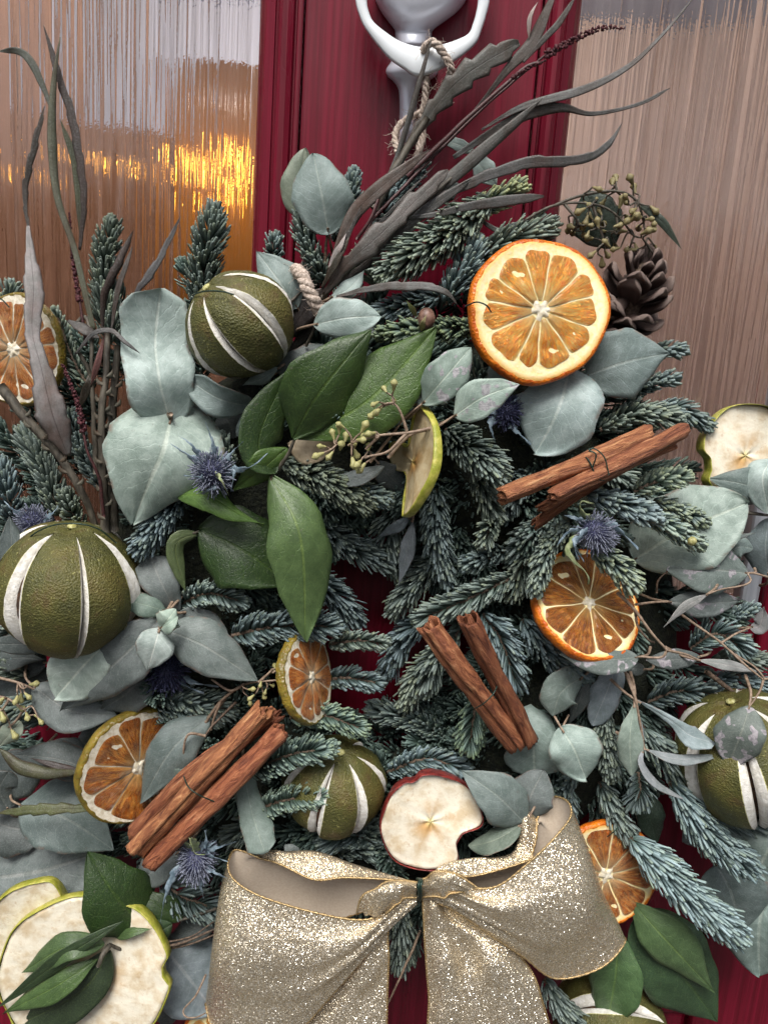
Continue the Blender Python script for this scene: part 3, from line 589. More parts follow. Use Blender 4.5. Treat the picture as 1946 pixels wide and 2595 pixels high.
# ---- buds on branching stems
def bud_mesh(name, mat, L=1.0):
    pf = [(0, .10), (.12, .16), (.45, .26), (.62, .40), (.72, .40), (.84, .28), (.95, .13), (1.0, .02)]; k = 8; a = np.arange(k) * 2 * math.pi / k
    V = np.vstack([np.stack([q * np.cos(a), q * np.sin(a), np.full(k, z)], 1) for z, q in pf]); me = bpy.data.meshes.new(name)
    me.from_pydata(V.tolist(), [], grid_f(k, len(pf), wrap=True)); me.materials.append(mat); me.polygons.foreach_set('use_smooth', [True] * len(me.polygons)); return me
BUD = {k: bud_mesh('bud_' + k, M[k]) for k in ('bud_y', 'bud_b')}
def buds(parent, t, L, size, kind, node_pts, stem='stem', r=.0006):
    """each bud hangs by a thin stalk from the nearest node of the branching stem"""
    nodes = pts(t, node_pts); m = None; st = []
    for q in L:
        p = pt(t, *q); s = size * mpp(t, p) * rng.uniform(.8, 1.2); k = np.argmin(np.linalg.norm(nodes - p, axis=1)); d = nrm(p - nodes[k] + rng.normal(0, .003, 3))
        mid = (p + nodes[k]) / 2 + rng.normal(0, .0015, 3); C = cr(np.array([nodes[k], mid, p]), 9); st.append(tube(C, np.linspace(r, r * .75, 9), 5))
        z = d; x = nrm(np.cross(z, [.2, .9, .3])); y = np.cross(z, x); Mx = Matrix(np.column_stack([x * s * .72, y * s * .72, z * s]).tolist()).to_4x4(); Mx.translation = Vector(p.tolist())
        inst('bud', BUD[kind], parent, Mx)
    V, F = join(*st); mk('stalks', V, F, M[stem], parent, kind='stuff')

# ---- lofted ribbon: stations along the ribbon, each a list of points across it
def ribbon(parent, name, t, ST, nu=26, nv=70, front=1, edges=True, ripple=.0006, pleat=0.0, seed=0):
    rows = np.array([cr(pts(t, s), nu) for s in ST])                    # stations x nu x 3
    G = np.stack([cr_u(rows[:, j], nv) for j in range(nu)], 1)          # nv x nu x 3
    du = np.gradient(G, axis=1); dv = np.gradient(G, axis=0); N = nrm(np.cross(dv, du)) * front
    u = np.linspace(0, 1, nu)[None, :]; v = np.linspace(0, 1, nv)[:, None]
    G = G + N * (ripple * (np.sin(u * 5 + v * 9 + seed) + .8 * np.sin(u * 3 - v * 17 + seed * 2) + .5 * np.sin(u * 11 + v * 23)))[:, :, None] * np.sin(math.pi * np.clip(v, .0, 1))[:, :, None]
    if pleat: G = G + N * (pleat * (np.sin(u * 19 + seed) + .6 * np.sin(u * 31 + 1)) * np.exp(-(v / .22) ** 2))[:, :, None]
    B = G - N * .00045; n = nu * nv; V = np.vstack([G.reshape(-1, 3), B.reshape(-1, 3)])
    F = grid_f(nu, nv, 0, front > 0) + grid_f(nu, nv, n, front < 0); mi = [0] * (len(F) // 2) + [1] * (len(F) // 2)
    o = mk(name, V, F, [M['glitter'], M['satin']], parent, mi=mi)
    if edges:
        for j in (0, nu - 1):
            P = G[:, j] - N[:, j] * .0002; s = np.linspace(0, 1, 260); q = np.linspace(0, 1, nv); P = np.stack([np.interp(s, q, P[:, k]) for k in range(3)], 1)
            V, F = tube(P, .00068 + .00022 * np.sin(np.arange(260) * 1.9), 6); mk('wired_edge', V, F, M['cord'], o)
    return o
def cr_u(P, n):
    """Catmull-Rom, even in parameter (keeps rows aligned)"""
    P = np.asarray(P); Q = np.vstack([2 * P[0] - P[1], P, 2 * P[-1] - P[-2]]); x = np.linspace(0, len(P) - 1 - 1e-9, n); i = x.astype(int); t = (x - i)[:, None]
    a, b, c, d = Q[i], Q[i + 1], Q[i + 2], Q[i + 3]
    return .5 * (2 * b + (c - a) * t + (2 * a - 5 * b + 4 * c - d) * t ** 2 + (3 * b - a - 3 * c + d) * t ** 3)

def rope(parent, t, P, r=.0024, name='strand', pitch=.011, hairs=40):
    C = cr(pts(t, P), max(30, 14 * len(P))); L = plen(C); T, S, N = ptframes(C); s = np.linspace(0, L, len(C)); parts = []
    for k in range(3):
        a = s / pitch * 2 * math.pi + k * 2.0944; Q = C + (S * np.cos(a)[:, None] + N * np.sin(a)[:, None]) * r * .52; parts.append(tube(Q, r * .58 * (1 + .12 * np.sin(s * 900 + k)), 7))
    V, F = join(*parts); o = mk(name, V, F, M['jute'], parent)
    hs_ = []
    for k in range(hairs):
        i = rng.integers(0, len(C)); d = nrm(rng.normal(size=3)); p = C[i] + d * r * .8; e = p + nrm(d + T[i] * rng.normal(0, 1.2)) * rng.uniform(.003, .008)
        hs_.append(tube(cr(np.array([p, (p + e) / 2 + rng.normal(0, .0008, 3), e]), 5), .00011, 3, False))
    V, F = join(*hs_); mk('fibres', V, F, M['jute'], o, kind='stuff'); return o

# ================================================================== the wreath's base ring and its deep fir filling
wc = pt('P', 965, 1600, 2.6); base = thing('wreath_base', 'dark moss wreath ring packed with fir, seen in the gaps between decorations', 'wreath', wc)
RM, rt = .140, .055
th_ = np.arange(72) * 2 * math.pi / 72; ph_ = np.arange(18) * 2 * math.pi / 18; TH, PHI = np.meshgrid(th_, ph_, indexing='ij')
rr = rt * (1 + .12 * nz(np.stack([np.cos(TH).ravel() * 6, np.sin(TH).ravel() * 6, PHI.ravel()], 1), 1.5, 1).reshape(TH.shape))
V = wc + np.stack([(RM + rr * np.cos(PHI)) * np.cos(TH), -rr * np.sin(PHI) * .42, (RM + rr * np.cos(PHI)) * np.sin(TH)], -1).reshape(-1, 3)
F = []
for i in range(72):
    for j in range(18): F.append((i * 18 + j, i * 18 + (j + 1) % 18, ((i + 1) % 72) * 18 + (j + 1) % 18, ((i + 1) % 72) * 18 + j))
mk('moss_ring', V, F, M['moss'], base)
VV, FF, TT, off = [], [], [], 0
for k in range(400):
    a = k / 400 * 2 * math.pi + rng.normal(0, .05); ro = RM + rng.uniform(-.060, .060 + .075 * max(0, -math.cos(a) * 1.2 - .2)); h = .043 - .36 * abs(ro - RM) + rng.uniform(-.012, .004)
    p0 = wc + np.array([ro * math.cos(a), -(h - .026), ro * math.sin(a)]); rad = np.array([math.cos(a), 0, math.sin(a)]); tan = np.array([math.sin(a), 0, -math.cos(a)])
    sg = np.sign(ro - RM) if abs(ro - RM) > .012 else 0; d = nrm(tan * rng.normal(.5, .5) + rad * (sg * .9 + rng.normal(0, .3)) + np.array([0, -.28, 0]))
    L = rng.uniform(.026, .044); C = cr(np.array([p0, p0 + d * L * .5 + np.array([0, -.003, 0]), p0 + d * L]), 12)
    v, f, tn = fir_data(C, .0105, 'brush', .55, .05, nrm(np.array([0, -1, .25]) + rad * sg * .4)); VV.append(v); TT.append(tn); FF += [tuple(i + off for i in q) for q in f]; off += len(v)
mk('fir_filling', np.vstack(VV), FF, M['needle'], base, tint=np.vstack(TT), color=(.58, .66, .60), kind='stuff')  # older inner foliage, colour darkened further to stand in for shade in gaps

# ================================================================== fir sprigs
G1 = (1.05, 1.08, 1.0)
SP = [
 ('tall upright fir sprig standing before the left glass beside the brown stems', 'M', [(770, 900, 4.5), (735, 450, 4.2), (790, 90, 4.6)], 118),
 ('fir sprig with blunt top rising behind the top left dried lime', 'P', [(510, 800, 3), (520, 670, 3.6), (540, 560, 3.8)], 52, 'brush', 1.2),
 ('arched fir sprig leaning left over the brown glass below the left orange slice', 'M', [(420, 2080, 6), (310, 1780, 5.8), (190, 1540, 5)], 110),
 ('slim fir sprig behind the maroon flower stem on the left', 'M', [(720, 1900, 4.5), (580, 1640, 4.6), (510, 1400, 4.6)], 88),
 ('fir tip showing above the left edge orange slice', 'M', [(60, 760, 3.4), (70, 620, 3.6), (80, 520, 3.6)], 95),
 ('curved fir sprig between the left orange slice and the brown stems', 'M', [(620, 1180, 5), (480, 930, 5), (390, 690, 5)], 66, 'comb'),
 ('fir sprig low on the left edge beneath a brown branch', 'M', [(120, 2150, 5.5), (50, 1950, 5.8), (10, 1760, 5.4)], 100),
 ('short blunt fir sprig above the left dried lime', 'M', [(580, 2190, 6), (520, 2080, 6.5), (470, 1960, 6.8)], 90),
 ('fir sprig pointing down left under the heart-shaped eucalyptus leaf', 'C', [(800, 640, 5.5), (720, 740, 6.6), (610, 880, 7.4)], 78, 'brush', 1.3),
 ('small fir tip just right of the pale blue thistle on the heart leaf', 'C', [(1010, 560, 6), (975, 490, 6.4), (960, 430, 6.4)], 50),
 ('upright fir sprig left of the twine under the big pointed eucalyptus leaf', 'H', [(410, 860, 3.5), (330, 680, 4), (275, 500, 4)], 85),
 ('fir sprig showing behind the big pointed leaf below the knocker', 'H', [(470, 620, 2.6), (550, 420, 2.8), (585, 240, 2.8)], 70),
 ('tiny fir tip above the upper left dried lime on red paint', 'H', [(110, 760, 3), (105, 690, 3.6), (110, 620, 3.6)], 66),
 ('large fir sprig with long needles sweeping left under the brown leaves', 'H', [(1400, 380, 4.2), (1120, 590, 5.2), (800, 790, 6)], 165, 'brush', 1.5),
 ('fir sprig between the brown leaves just under the twine loop', 'H', [(700, 560, 3.4), (850, 340, 3.6), (985, 170, 3.6)], 78),
 ('yellow tipped fir sprig against the red paint below the grey strap leaf', 'H', [(1250, 470, 3), (1430, 370, 3.4), (1560, 300, 3.4)], 88, 'brush', 1.0, .7),
 ('fir sprig spreading right just above the large orange slice', 'P', [(1200, 660, 4), (1290, 606, 4.6), (1375, 578, 4.4)], 45),
 ('dark fir sprig left of the large orange slice', 'H', [(1130, 1000, 5), (1220, 820, 5.2), (1290, 660, 5)], 110),
 ('green tipped fir sprig around the brown bud', 'H', [(1330, 1130, 6), (1060, 1150, 6.8), (780, 1180, 6.8)], 92, 'brush', 1.2, .55, (.9, 1, .9)),
 ('dark fir sprig under the drooping grey leaf', 'H', [(1100, 960, 4.6), (900, 1000, 5), (720, 1060, 5)], 95),
 ('fir sprig at the right above the long cinnamon bundle', 'D', [(930, 380, 5), (1090, 310, 5.6), (1260, 330, 5.8)], 62, 'brush', 1.2),
 ('fir tip reaching furthest right over the glass by the cinnamon', 'D', [(1150, 290, 4.4), (1280, 290, 4.6), (1390, 350, 4.6)], 52),
 ('small fir tip below the grey leaf right of the large orange', 'D', [(1080, 220, 3.6), (1170, 180, 4), (1245, 160, 4)], 42),
 ('small fir tip right of the pine cone base', 'D', [(1140, 60, 3.4), (1210, 40, 3.6), (1265, 40, 3.6)], 46),
 ('bright fir sprig with broad needles just under the right cinnamon bundle', 'J', [(400, 420, 8), (600, 480, 8.6), (840, 570, 9)], 112, 'brush', 1.35, .12, (1.35, 1.3, 1.3)),
 ('pale fir sprig pointing right below the cinnamon tips', 'J', [(720, 400, 7.6), (880, 330, 7.8), (1060, 300, 7.8)], 92, 'comb', 1.2, .3, (1.3, 1.3, 1.2)),
 ('pale fir sprig ending in a yellow bud over the huge eucalyptus leaf', 'J', [(800, 560, 8), (980, 660, 8.4), (1150, 760, 8.4)], 92, 'brush', 1.2, .2, (1.25, 1.25, 1.2)),
 ('hazy fir sprig behind the pale ones on the huge leaf', 'J', [(860, 460, 7), (1040, 530, 7.2), (1190, 610, 7.2)], 72, 'brush', 1.0, .5),
 ('fir sprig drooping at the left of the tilted orange slice', 'J', [(260, 620, 8), (120, 800, 8.6), (50, 1070, 8.8)], 96, 'brush', 1.2, .2),
 ('fir sprig drooping over the top of the tilted orange slice', 'J', [(430, 790, 8.6), (570, 900, 9.2), (690, 1040, 9.4)], 118, 'brush', 1.3, .45),
 ('star-like fir sprig left of the dark thistle and the right leaf', 'D', [(270, 380, 6), (370, 460, 7.2), (470, 560, 8)], 105, 'brush', 1.3),
 ('fir sprig hanging below the star-like one beside the edge-on apple slice', 'D', [(390, 560, 6), (440, 660, 6.6), (470, 740, 6.8)], 72),
 ('fir sprig hanging at the upper right rim of the hole', 'D', [(230, 640, 5), (220, 820, 5.8), (270, 1000, 6)], 82, 'brush', 1.2),
 ('small fir rosette left of the cinnamon stub ends', 'D', [(490, 760, 6.2), (450, 810, 7), (430, 870, 7.4)], 58, 'brush', 1.1),
 ('small fir sprig pointing left near the hole above the cinnamon pair', 'D', [(520, 900, 5.8), (440, 930, 6.4), (370, 960, 6.6)], 62),
 ('comb-like fir sprig lying above the two upright cinnamon sticks', 'D', [(560, 1010, 6.2), (400, 1090, 6.8), (170, 1190, 6.4)], 78, 'comb', 1.3),
 ('fir sprig right of the two upright cinnamon sticks', 'D', [(430, 1170, 6.4), (510, 1300, 7), (560, 1460, 7)], 92, 'comb', 1.3),
 ('fir sprig left of the two upright cinnamon sticks beside the hole', 'D', [(330, 1250, 5), (230, 1360, 5.6), (190, 1475, 5.4)], 78, 'brush'),
 ('light green fir tip under the two upright cinnamon sticks', 'F', [(400, 60, 6.2), (385, 150, 6.8), (375, 260, 6.8)], 76, 'comb', 1.2, .4, (1.1, 1.2, 1)),
 ('fir sprig in shadow under the rim of the tilted orange slice', 'D', [(600, 1200, 5.8), (690, 1340, 6.4), (840, 1440, 6.6)], 70),
 ('dark fir sprig behind the cinnamon stub ends', 'D', [(640, 880, 5), (600, 960, 5.6), (560, 1060, 5.8)], 80),
 ('scaly dark fir sprig between the two pale hanging leaves on the right', 'F', [(960, 120, 6.4), (965, 250, 7.2), (975, 380, 7.4)], 58, 'brush', 1.3),
 ('fir sprig crossing left of the right edge dried lime', 'F', [(1110, 180, 6), (1200, 300, 6.6), (1290, 420, 6.8)], 78),
 ('long pale fir sprig drooping under the right edge dried lime', 'F', [(1230, 430, 7.6), (1380, 620, 8.4), (1550, 780, 8.6)], 84, 'brush', 1.25, .1, (1.3, 1.32, 1.32)),
 ('bluish white fir sprig drooping right of the orange slice by the bow', 'F', [(1060, 670, 8), (1260, 860, 9), (1480, 1060, 9.2)], 98, 'brush', 1.3, .08, (1.4, 1.42, 1.42)),
 ('short fir tip in the shade above the orange slice by the bow', 'F', [(1090, 390, 6), (1100, 450, 6.8), (1090, 510, 7)], 66, 'comb', 1.2),
 ('dark fir sprig right above the bow', 'F', [(930, 430, 6.2), (980, 540, 6.6), (1050, 650, 6.8)], 62),
 ('fir sprig at the right edge below the twisted twig', 'J', [(1120, 1500, 6), (1300, 1400, 6.6), (1480, 1500, 6.8)], 118, 'comb', 1.2, .15, (1.15, 1.15, 1.1)),
 ('blurred fir tip at the right edge beside the red stile', 'J', [(1380, 1300, 4), (1470, 1260, 4.2), (1540, 1230, 4.2)], 66),
 ('dark fir sprig behind the right edge dried lime', 'K', [(820, 350, 5), (1050, 270, 5.4), (1320, 310, 5.4)], 105, 'comb', 1.2),
 ('fir sprig at the right edge above the dried lime', 'K', [(1260, 60, 5), (1440, 50, 5.6), (1620, 60, 5.6)], 84),
 ('dark arched fir tip under the glossy leaf left of the hole', 'C', [(770, 1140, 6), (900, 1090, 6.8), (1040, 1120, 7)], 66, 'comb', 1.4),
 ('comb-like fir sprig with hanging needles above the narrow orange slice', 'C', [(1010, 1270, 7), (1210, 1230, 7.6), (1420, 1230, 7.6)], 88, 'comb', 1.5),
 ('fir tip reaching into the hole right of the narrow orange slice', 'C', [(1420, 1310, 6.6), (1540, 1290, 7), (1650, 1300, 7)], 52, 'comb', 1.2),
 ('short dark fir tip reaching into the hole below the narrow slice top', 'V', [(700, 1470, 5.6), (750, 1465, 6), (812, 1475, 6)], 30, 'comb', 1.2),
 ('light green fir tip under the narrow orange slice', 'E', [(1250, 150, 7.4), (1400, 140, 7.8), (1550, 190, 7.8)], 66, 'comb', 1.2, .35, (1.2, 1.3, 1.15)),
 ('fir sprig lying over the top of the lower middle dried lime', 'E', [(1080, 380, 7.6), (1240, 310, 8.6), (1410, 280, 9)], 80, 'comb', 1.4, .2, (1.15, 1.2, 1.1)),
 ('fir tip pressed against the left side of the lower middle dried lime', 'E', [(1130, 540, 7.6), (1270, 500, 8.6), (1390, 490, 9)], 66, 'comb', 1.3, .2, (1.1, 1.15, 1.05)),
 ('fir sprig above the left loop of the bow beside the narrow leaf', 'E', [(1180, 540, 4.6), (1080, 620, 5.2), (1010, 660, 5.4)], 72, 'comb', 1.2),
 ('dark fir sprig behind the left cinnamon bundle', 'E', [(620, 100, 5.4), (770, 100, 6), (900, 150, 6)], 84, 'comb', 1.2),
 ('fir sprig below the lower middle dried lime along the bow', 'E', [(1300, 690, 4.6), (1470, 665, 5.0), (1640, 630, 5.2)], 76, 'brush', 1.2),
 ('fir tip between the red rimmed apple slice and the bow', 'E', [(1450, 730, 5), (1560, 715, 5.4), (1700, 770, 5.6)], 60, 'brush', 1.2),
 ('scaly dark fir sprig right of the glossy leaves above the hole', 'C', [(1220, 520, 7), (1400, 590, 7.8), (1560, 690, 8)], 88, 'brush', 1.5, .25),
 ('thick fir tip hanging over the top of the hole', 'C', [(1380, 560, 6.6), (1530, 640, 7.4), (1650, 680, 7.6)], 72, 'brush', 1.4, .25),
 ('dark fir sprig behind the shadowed thistle on the left', 'I', [(900, 1060, 5.4), (1100, 1110, 5.8), (1350, 1180, 5.8)], 100, 'comb'),
 ('dark fir tip above the stacked apple slices', 'E', [(420, 880, 5), (370, 910, 5.4), (310, 950, 5.4)], 60),
 ('dark fir sprig under the lower left thistle', 'E', [(700, 850, 5.6), (790, 920, 6), (900, 960, 6)], 88, 'comb'),
 ('fir needles at the lower left edge above the apple slices', 'E', [(110, 1010, 4.6), (50, 1030, 5), (-10, 1050, 5)], 58),
 ('bluish dark fir sprig low inside the hole', 'V', [(960, 1590, 3.4), (900, 1555, 3.8), (815, 1535, 3.8)], 34, 'brush'),
 ('fir sprig along the lower rim of the hole above the red rimmed apple', 'F', [(20, 380, 5), (180, 330, 5.8), (340, 370, 5.8)], 60, 'comb', 1.2),
 ('dark fir sprig hanging between the tails of the bow', 'G', [(745, 480, 6.5), (745, 570, 7), (740, 690, 7)], 58),
 ('fir sprig hanging below the right loop of the bow', 'F', [(700, 1270, 7), (750, 1370, 7.6), (830, 1475, 7.8)], 56),
 ('fir sprig beside the lower middle dried lime and the apple', 'G', [(640, 260, 5.6), (560, 240, 6), (480, 260, 6)], 66, 'comb'),
 ('dark fir sprig at the upper rim of the hole behind the hanging twin leaf', 'D', [(60, 700, 3.6), (20, 820, 4), (40, 960, 4)], 90),
 ('dark fir sprig between the right eucalyptus leaves and the red door', 'K', [(300, 880, 5.4), (230, 960, 5.8), (250, 1080, 6)], 90, 'brush'),
 ('dim fir sprig deep inside the hole at the top left', 'V', [(700, 1140, 4.2), (760, 1180, 4.6), (830, 1210, 4.4)], 40),
 ('dim fir sprig deep inside the hole at its right side', 'V', [(960, 1200, 4), (900, 1250, 4.4), (860, 1310, 4.2)], 40),
 ('dim fir sprig deep inside the hole at its lower right', 'V', [(960, 1420, 4.4), (910, 1450, 4.8), (880, 1510, 4.6)], 36),
 ('fir sprig at the left edge behind the yellow green buds', 'I', [(230, 1120, 5), (80, 1180, 5.4), (-60, 1210, 5.2)], 95),
 ('fir sprig at the left edge just below the dark leaf under the lime', 'I', [(180, 970, 5), (50, 930, 5.4), (-60, 930, 5.2)], 85),
 ('fir needles poking out left of the left dried lime', 'I', [(170, 640, 5.6), (70, 700, 6), (-20, 760, 5.8)], 72, 'comb'),
 ('dim fir sprig under the dark glossy leaf at the left rim of the hole', 'V', [(600, 1230, 4.2), (690, 1260, 4.8), (760, 1330, 4.6)], 44),
 ('dim fir sprig low in the hole right of its middle', 'V', [(930, 1330, 3.4), (880, 1370, 3.8), (840, 1440, 3.6)], 40),
 ('dark fir tip just below the cinnamon stub ends at the right', 'D', [(740, 740, 4.8), (640, 830, 5.4), (560, 900, 5.4)], 80),
 ('dark fir tip under the left end of the long cinnamon bundle', 'D', [(660, 560, 4.8), (580, 630, 5.4), (520, 730, 5.4)], 80),
 ('dark fir tip under the right end of the long cinnamon bundle', 'D', [(960, 540, 5), (1040, 610, 5.4), (1100, 690, 5.4)], 74),
 ('fir sprig under the left dried lime at the picture edge', 'I', [(260, 800, 4.8), (120, 850, 5.2), (-20, 880, 5)], 80),
 ('fir sprig at the right edge beside the twisted narrow leaf', 'K', [(1250, 200, 4.2), (1420, 180, 4.6), (1600, 230, 4.6)], 90),
 ('dark fir sprig below the right edge dried lime', 'F', [(1380, 520, 4.6), (1480, 570, 5), (1600, 600, 5)], 70),
 ('fir sprig half hidden between the top leaves and the dark glossy leaf', 'H', [(720, 880, 4), (650, 760, 4.4), (700, 650, 4.4)], 85),
]
for s in SP: sprig(*s)
nb = pt('J', 1125, 750, 9.2); V, F = uvs((0, 0, 0), .0026, 10, 8); 
tag(mk('fir_bud', nb + V, F, M['bud_y'], loc=nb), 'tiny yellow bud on the tip of a pale fir sprig', 'bud')

# ================================================================== knocker and twine
kn = thing('door_knocker', 'white metal door knocker with a pointed ring on the red stile', 'door knocker', pt('N', 600, 600, 0))
rows = [(-620, 690, 60, .6), (-560, 688, 190, 1.3), (-420, 680, 300, 2.0), (-250, 670, 355, 2.4), (-100, 662, 368, 2.5), (0, 652, 345, 2.4), (90, 640, 290, 2.1), (165, 618, 215, 1.7), (215, 602, 160, 1.35), (240, 598, 142, 1.25), (262, 596, 140, 1.45), (330, 592, 134, 1.5), (345, 590, 140, 1.25), (450, 586, 150, 1.1), (530, 584, 196, 1.2), (580, 582, 185, 1.1), (630, 573, 125, 1.0), (690, 562, 80, .95), (800, 556, 66, .95), (920, 552, 64, 1.0), (1000, 549, 72, 1.1), (1070, 546, 66, 1.0), (1110, 545, 46, .7), (1130, 545, 10, .3)]
RW_ = cr_u(np.array(rows, float), 120); V = []; kk = 21; aa = np.linspace(0, math.pi, kk)
for y, cx, wdt, hh in RW_:
    for q in aa: V.append(pt('N', cx - wdt * math.cos(q), y, .05 + hh * math.sin(q) ** .8))
mk('body', V, grid_f(kk, 120), M['chrome'], kn)
outer = [(680, -640), (400, -560), (220, -380), (160, -180), (152, 0), (185, 130), (240, 240), (400, 440), (520, 530), (618, 588), (740, 560), (880, 490), (1060, 350), (1120, 220), (1160, 90), (1178, 0), (1190, -180), (1150, -380), (950, -560)]
inner = [(680, -560), (450, -500), (310, -350), (250, -180), (240, 0), (262, 110), (310, 185), (450, 290), (550, 335), (650, 358), (730, 352), (850, 330), (1005, 265), (1050, 180), (1075, 90), (1088, 0), (1095, -180), (1050, -350), (900, -500)]
O_, I_ = cr_u(np.array(outer + outer[:1], float), 150)[:-1], cr_u(np.array(inner + inner[:1], float), 150)[:-1]
sec = [(0, 2.0), (.0, 2.95), (.06, 3.12), (.16, 3.2), (.5, 3.24), (.84, 3.2), (.94, 3.12), (1, 2.95), (1, 2.0)]
V = []
for o_, i_ in zip(O_, I_):
    for s, h in sec: q = o_ * (1 - s) + i_ * s; V.append(pt('N', q[0], q[1], h))
n = len(sec); F = [(i * n + j, i * n + (j + 1) % n, ((i + 1) % 149) * n + (j + 1) % n, ((i + 1) % 149) * n + j) for i in range(149) for j in range(n)]
mk('ring', V, F, M['enamel'], kn)

tw = thing('jute_twine', 'jute twine looped round the knocker ring and tied to the wreath', 'twine', pt('N', 700, 600, 2))
rope(tw, 'N', [(690, 600, 1.9), (680, 470, 1.9), (675, 380, 3.2), (740, 325, 3.7), (820, 400, 3.6), (880, 520, 3.4), (865, 640, 2.8), (800, 760, 2.6), (720, 850, 2.4), (650, 1000, 2.2), (640, 1200, 2.4)], .0022, hairs=160)
rope(tw, 'N', [(690, 560, 2.8), (690, 700, 2.6), (660, 850, 2.4), (560, 900, 1.8), (480, 970, 1.7), (455, 1060, 1.8), (475, 1170, 2.2)], .0019, hairs=130)
rope(tw, 'N', [(650, 870, 2.4), (670, 1000, 2.2), (655, 1100, 2.4), (600, 1250, 3)], .0019, hairs=60)
rope(tw, 'H', [(240, 790, 6.2), (275, 830, 7.4), (320, 930, 7.8), (375, 1030, 7.4), (420, 1120, 6)], .0036, pitch=.013, hairs=120)

# ================================================================== eucalyptus
def euc(label, loc, leaves, stems=(), grp='eucalyptus stems in the wreath', cat='eucalyptus'):
    th = thing('eucalyptus_stem', label, cat, pt(*loc), grp)
    for L in leaves:
        t, P, wd, sh, cl = L[:5]; kw = L[5] if len(L) > 5 else {}
        lf = leaf(th, t, P, wd, sh, kw.pop('mat', 'euc'), cl, **kw)
        q = pts(t, P); d = nrm(q[0] - q[1]); e = q[0] + d * .007; V, F = tube(cr(np.array([q[0] - d * .002, e + np.array([0, .003, 0]), e + d * .006 + np.array([0, .014, 0])]), 10), np.linspace(.0007, .0010, 10), 6); mk('petiole', V, F, M['stem'], lf)
    for S in stems: stemtube(th, S[0], S[1], S[2] if len(S) > 2 else .0008, S[3] if len(S) > 3 else 'stem')
    return th
euc('pair of large pale heart-shaped eucalyptus leaves left of the upper lime', ('M', 1190, 1400, 7), [
    ('M', [(1180, 1390, 7.6), (1120, 1150, 8.6), (1090, 860, 8.0), (1130, 500, 8.4)], 470, 'round', PALE, dict(cup=.05, wave=.13, lobe=.10, nv=30, nu=15, wprof=[(0, .05), (.06, .62), (.2, .92), (.4, .98), (.6, .88), (.8, .98), (.93, .75), (1, .08)])),
    ('M', [(1195, 1430, 7.8), (1140, 1650, 9.0), (1030, 1900, 9.0), (930, 2160, 8.4)], 780, 'heart', PALE2, dict(cup=.10, wave=.06, lobe=.20, nv=34, nu=19, fold=-.06, wprof=[(0, .30), (.05, .62), (.12, .84), (.22, .98), (.33, 1), (.48, .88), (.65, .64), (.8, .40), (.92, .20), (1, .02)]))],
    [('M', [(1175, 1410, 6), (1185, 1395, 7.6), (1195, 1380, 8.4)], .0022, 'stem')])
euc('grey eucalyptus leaves curling under the upper left dried lime', ('C', 1200, 200, 5), [
    ('C', [(1095, 287, 6.4), (950, 250, 8), (795, 150, 7.4)], 150, 'oval', MID, dict(cup=-.3, wave=.1, roll=25)),
    ('C', [(1210, 112, 7), (1140, 160, 7.8), (1050, 190, 7)], 70, 'lance', MID, dict(roll=30, cup=.4)),
    ('C', [(1200, 135, 6.4), (1330, 90, 7), (1475, 45, 6.4)], 150, 'oval', GREY, dict(cup=.2))],
    [('C', [(1095, 285, 6.4), (1170, 220, 6.2), (1245, 155, 6)], .0008, 'twig')])
euc('grey eucalyptus leaf tucked between the upper lime and the twine knot', ('A', 1270, 1320, 5), [
    ('A', [(1285, 1330, 6), (1210, 1220, 6.4), (1110, 1085, 5.8)], 190, 'ovate', MID, dict(cup=.25, wave=.08)),
    ('H', [(440, 960, 6.4), (560, 900, 6.6), (650, 790, 6)], 110, 'lance', PALE, dict(roll=20))],
    [('H', [(180, 1010, 6.4), (240, 950, 6.2), (300, 890, 6)], .0011, 'stem_gr')])
euc('single pale oval eucalyptus leaf right of the twine knot', ('H', 300, 1230, 7), [
    ('H', [(350, 1120, 8.2), (540, 1080, 9), (745, 1070, 8.6)], 240, 'oval', PALE, dict(cup=.08, lobe=.02)),
    ('H', [(440, 1290, 7), (560, 1220, 7.2), (760, 1130, 7)], 110, 'lance', DARK)],
    [('H', [(300, 1250, 7), (330, 1180, 7.6), (352, 1118, 8.2)], .0009, 'stem_gr')])
euc('two big pointed eucalyptus leaves overlapping below the door knocker', ('H', 420, 640, 4), [
    ('H', [(430, 560, 4.6), (390, 330, 5.4), (340, 90, 5)], 330, 'round', MID, dict(cup=.12, lobe=.04, nv=24)),
    ('H', [(330, 520, 3.6), (270, 300, 3.8), (290, 60, 3.6)], 210, 'oval', (.17, .20, .15), dict(cup=.3, roll=-18))],
    [('H', [(410, 760, 4), (420, 640, 4.3), (432, 540, 4.7)], .0011, 'twig')])
euc('small pale eucalyptus leaves against red paint behind the brown spray', ('B', 470, 830, 2), [
    ('B', [(390, 660, 2.4), (320, 625, 2.6), (250, 605, 2.6)], 48, 'oval', PALE, {}),
    ('B', [(380, 670, 2.4), (425, 730, 2.8), (485, 800, 2.6)], 90, 'oval', PALE, dict(roll=-15)),
    ('H', [(1080, 380, 3), (1150, 310, 3.2), (1220, 280, 3)], 120, 'oval', DARK, {})],
    [('B', [(370, 650, 2.3), (400, 690, 2.4), (490, 830, 2.5)], .0008, 'twig')])
euc('small round grey leaf between the heart leaf and the big glossy leaf', ('C', 1110, 350, 6), [
    ('C', [(1140, 345, 6.4), (1080, 370, 6.8), (1025, 410, 6.4)], 105, 'round', MID, {}),
    ('C', [(960, 310, 5), (990, 350, 5.2), (1010, 420, 5)], 150, 'round', DARK, {})])
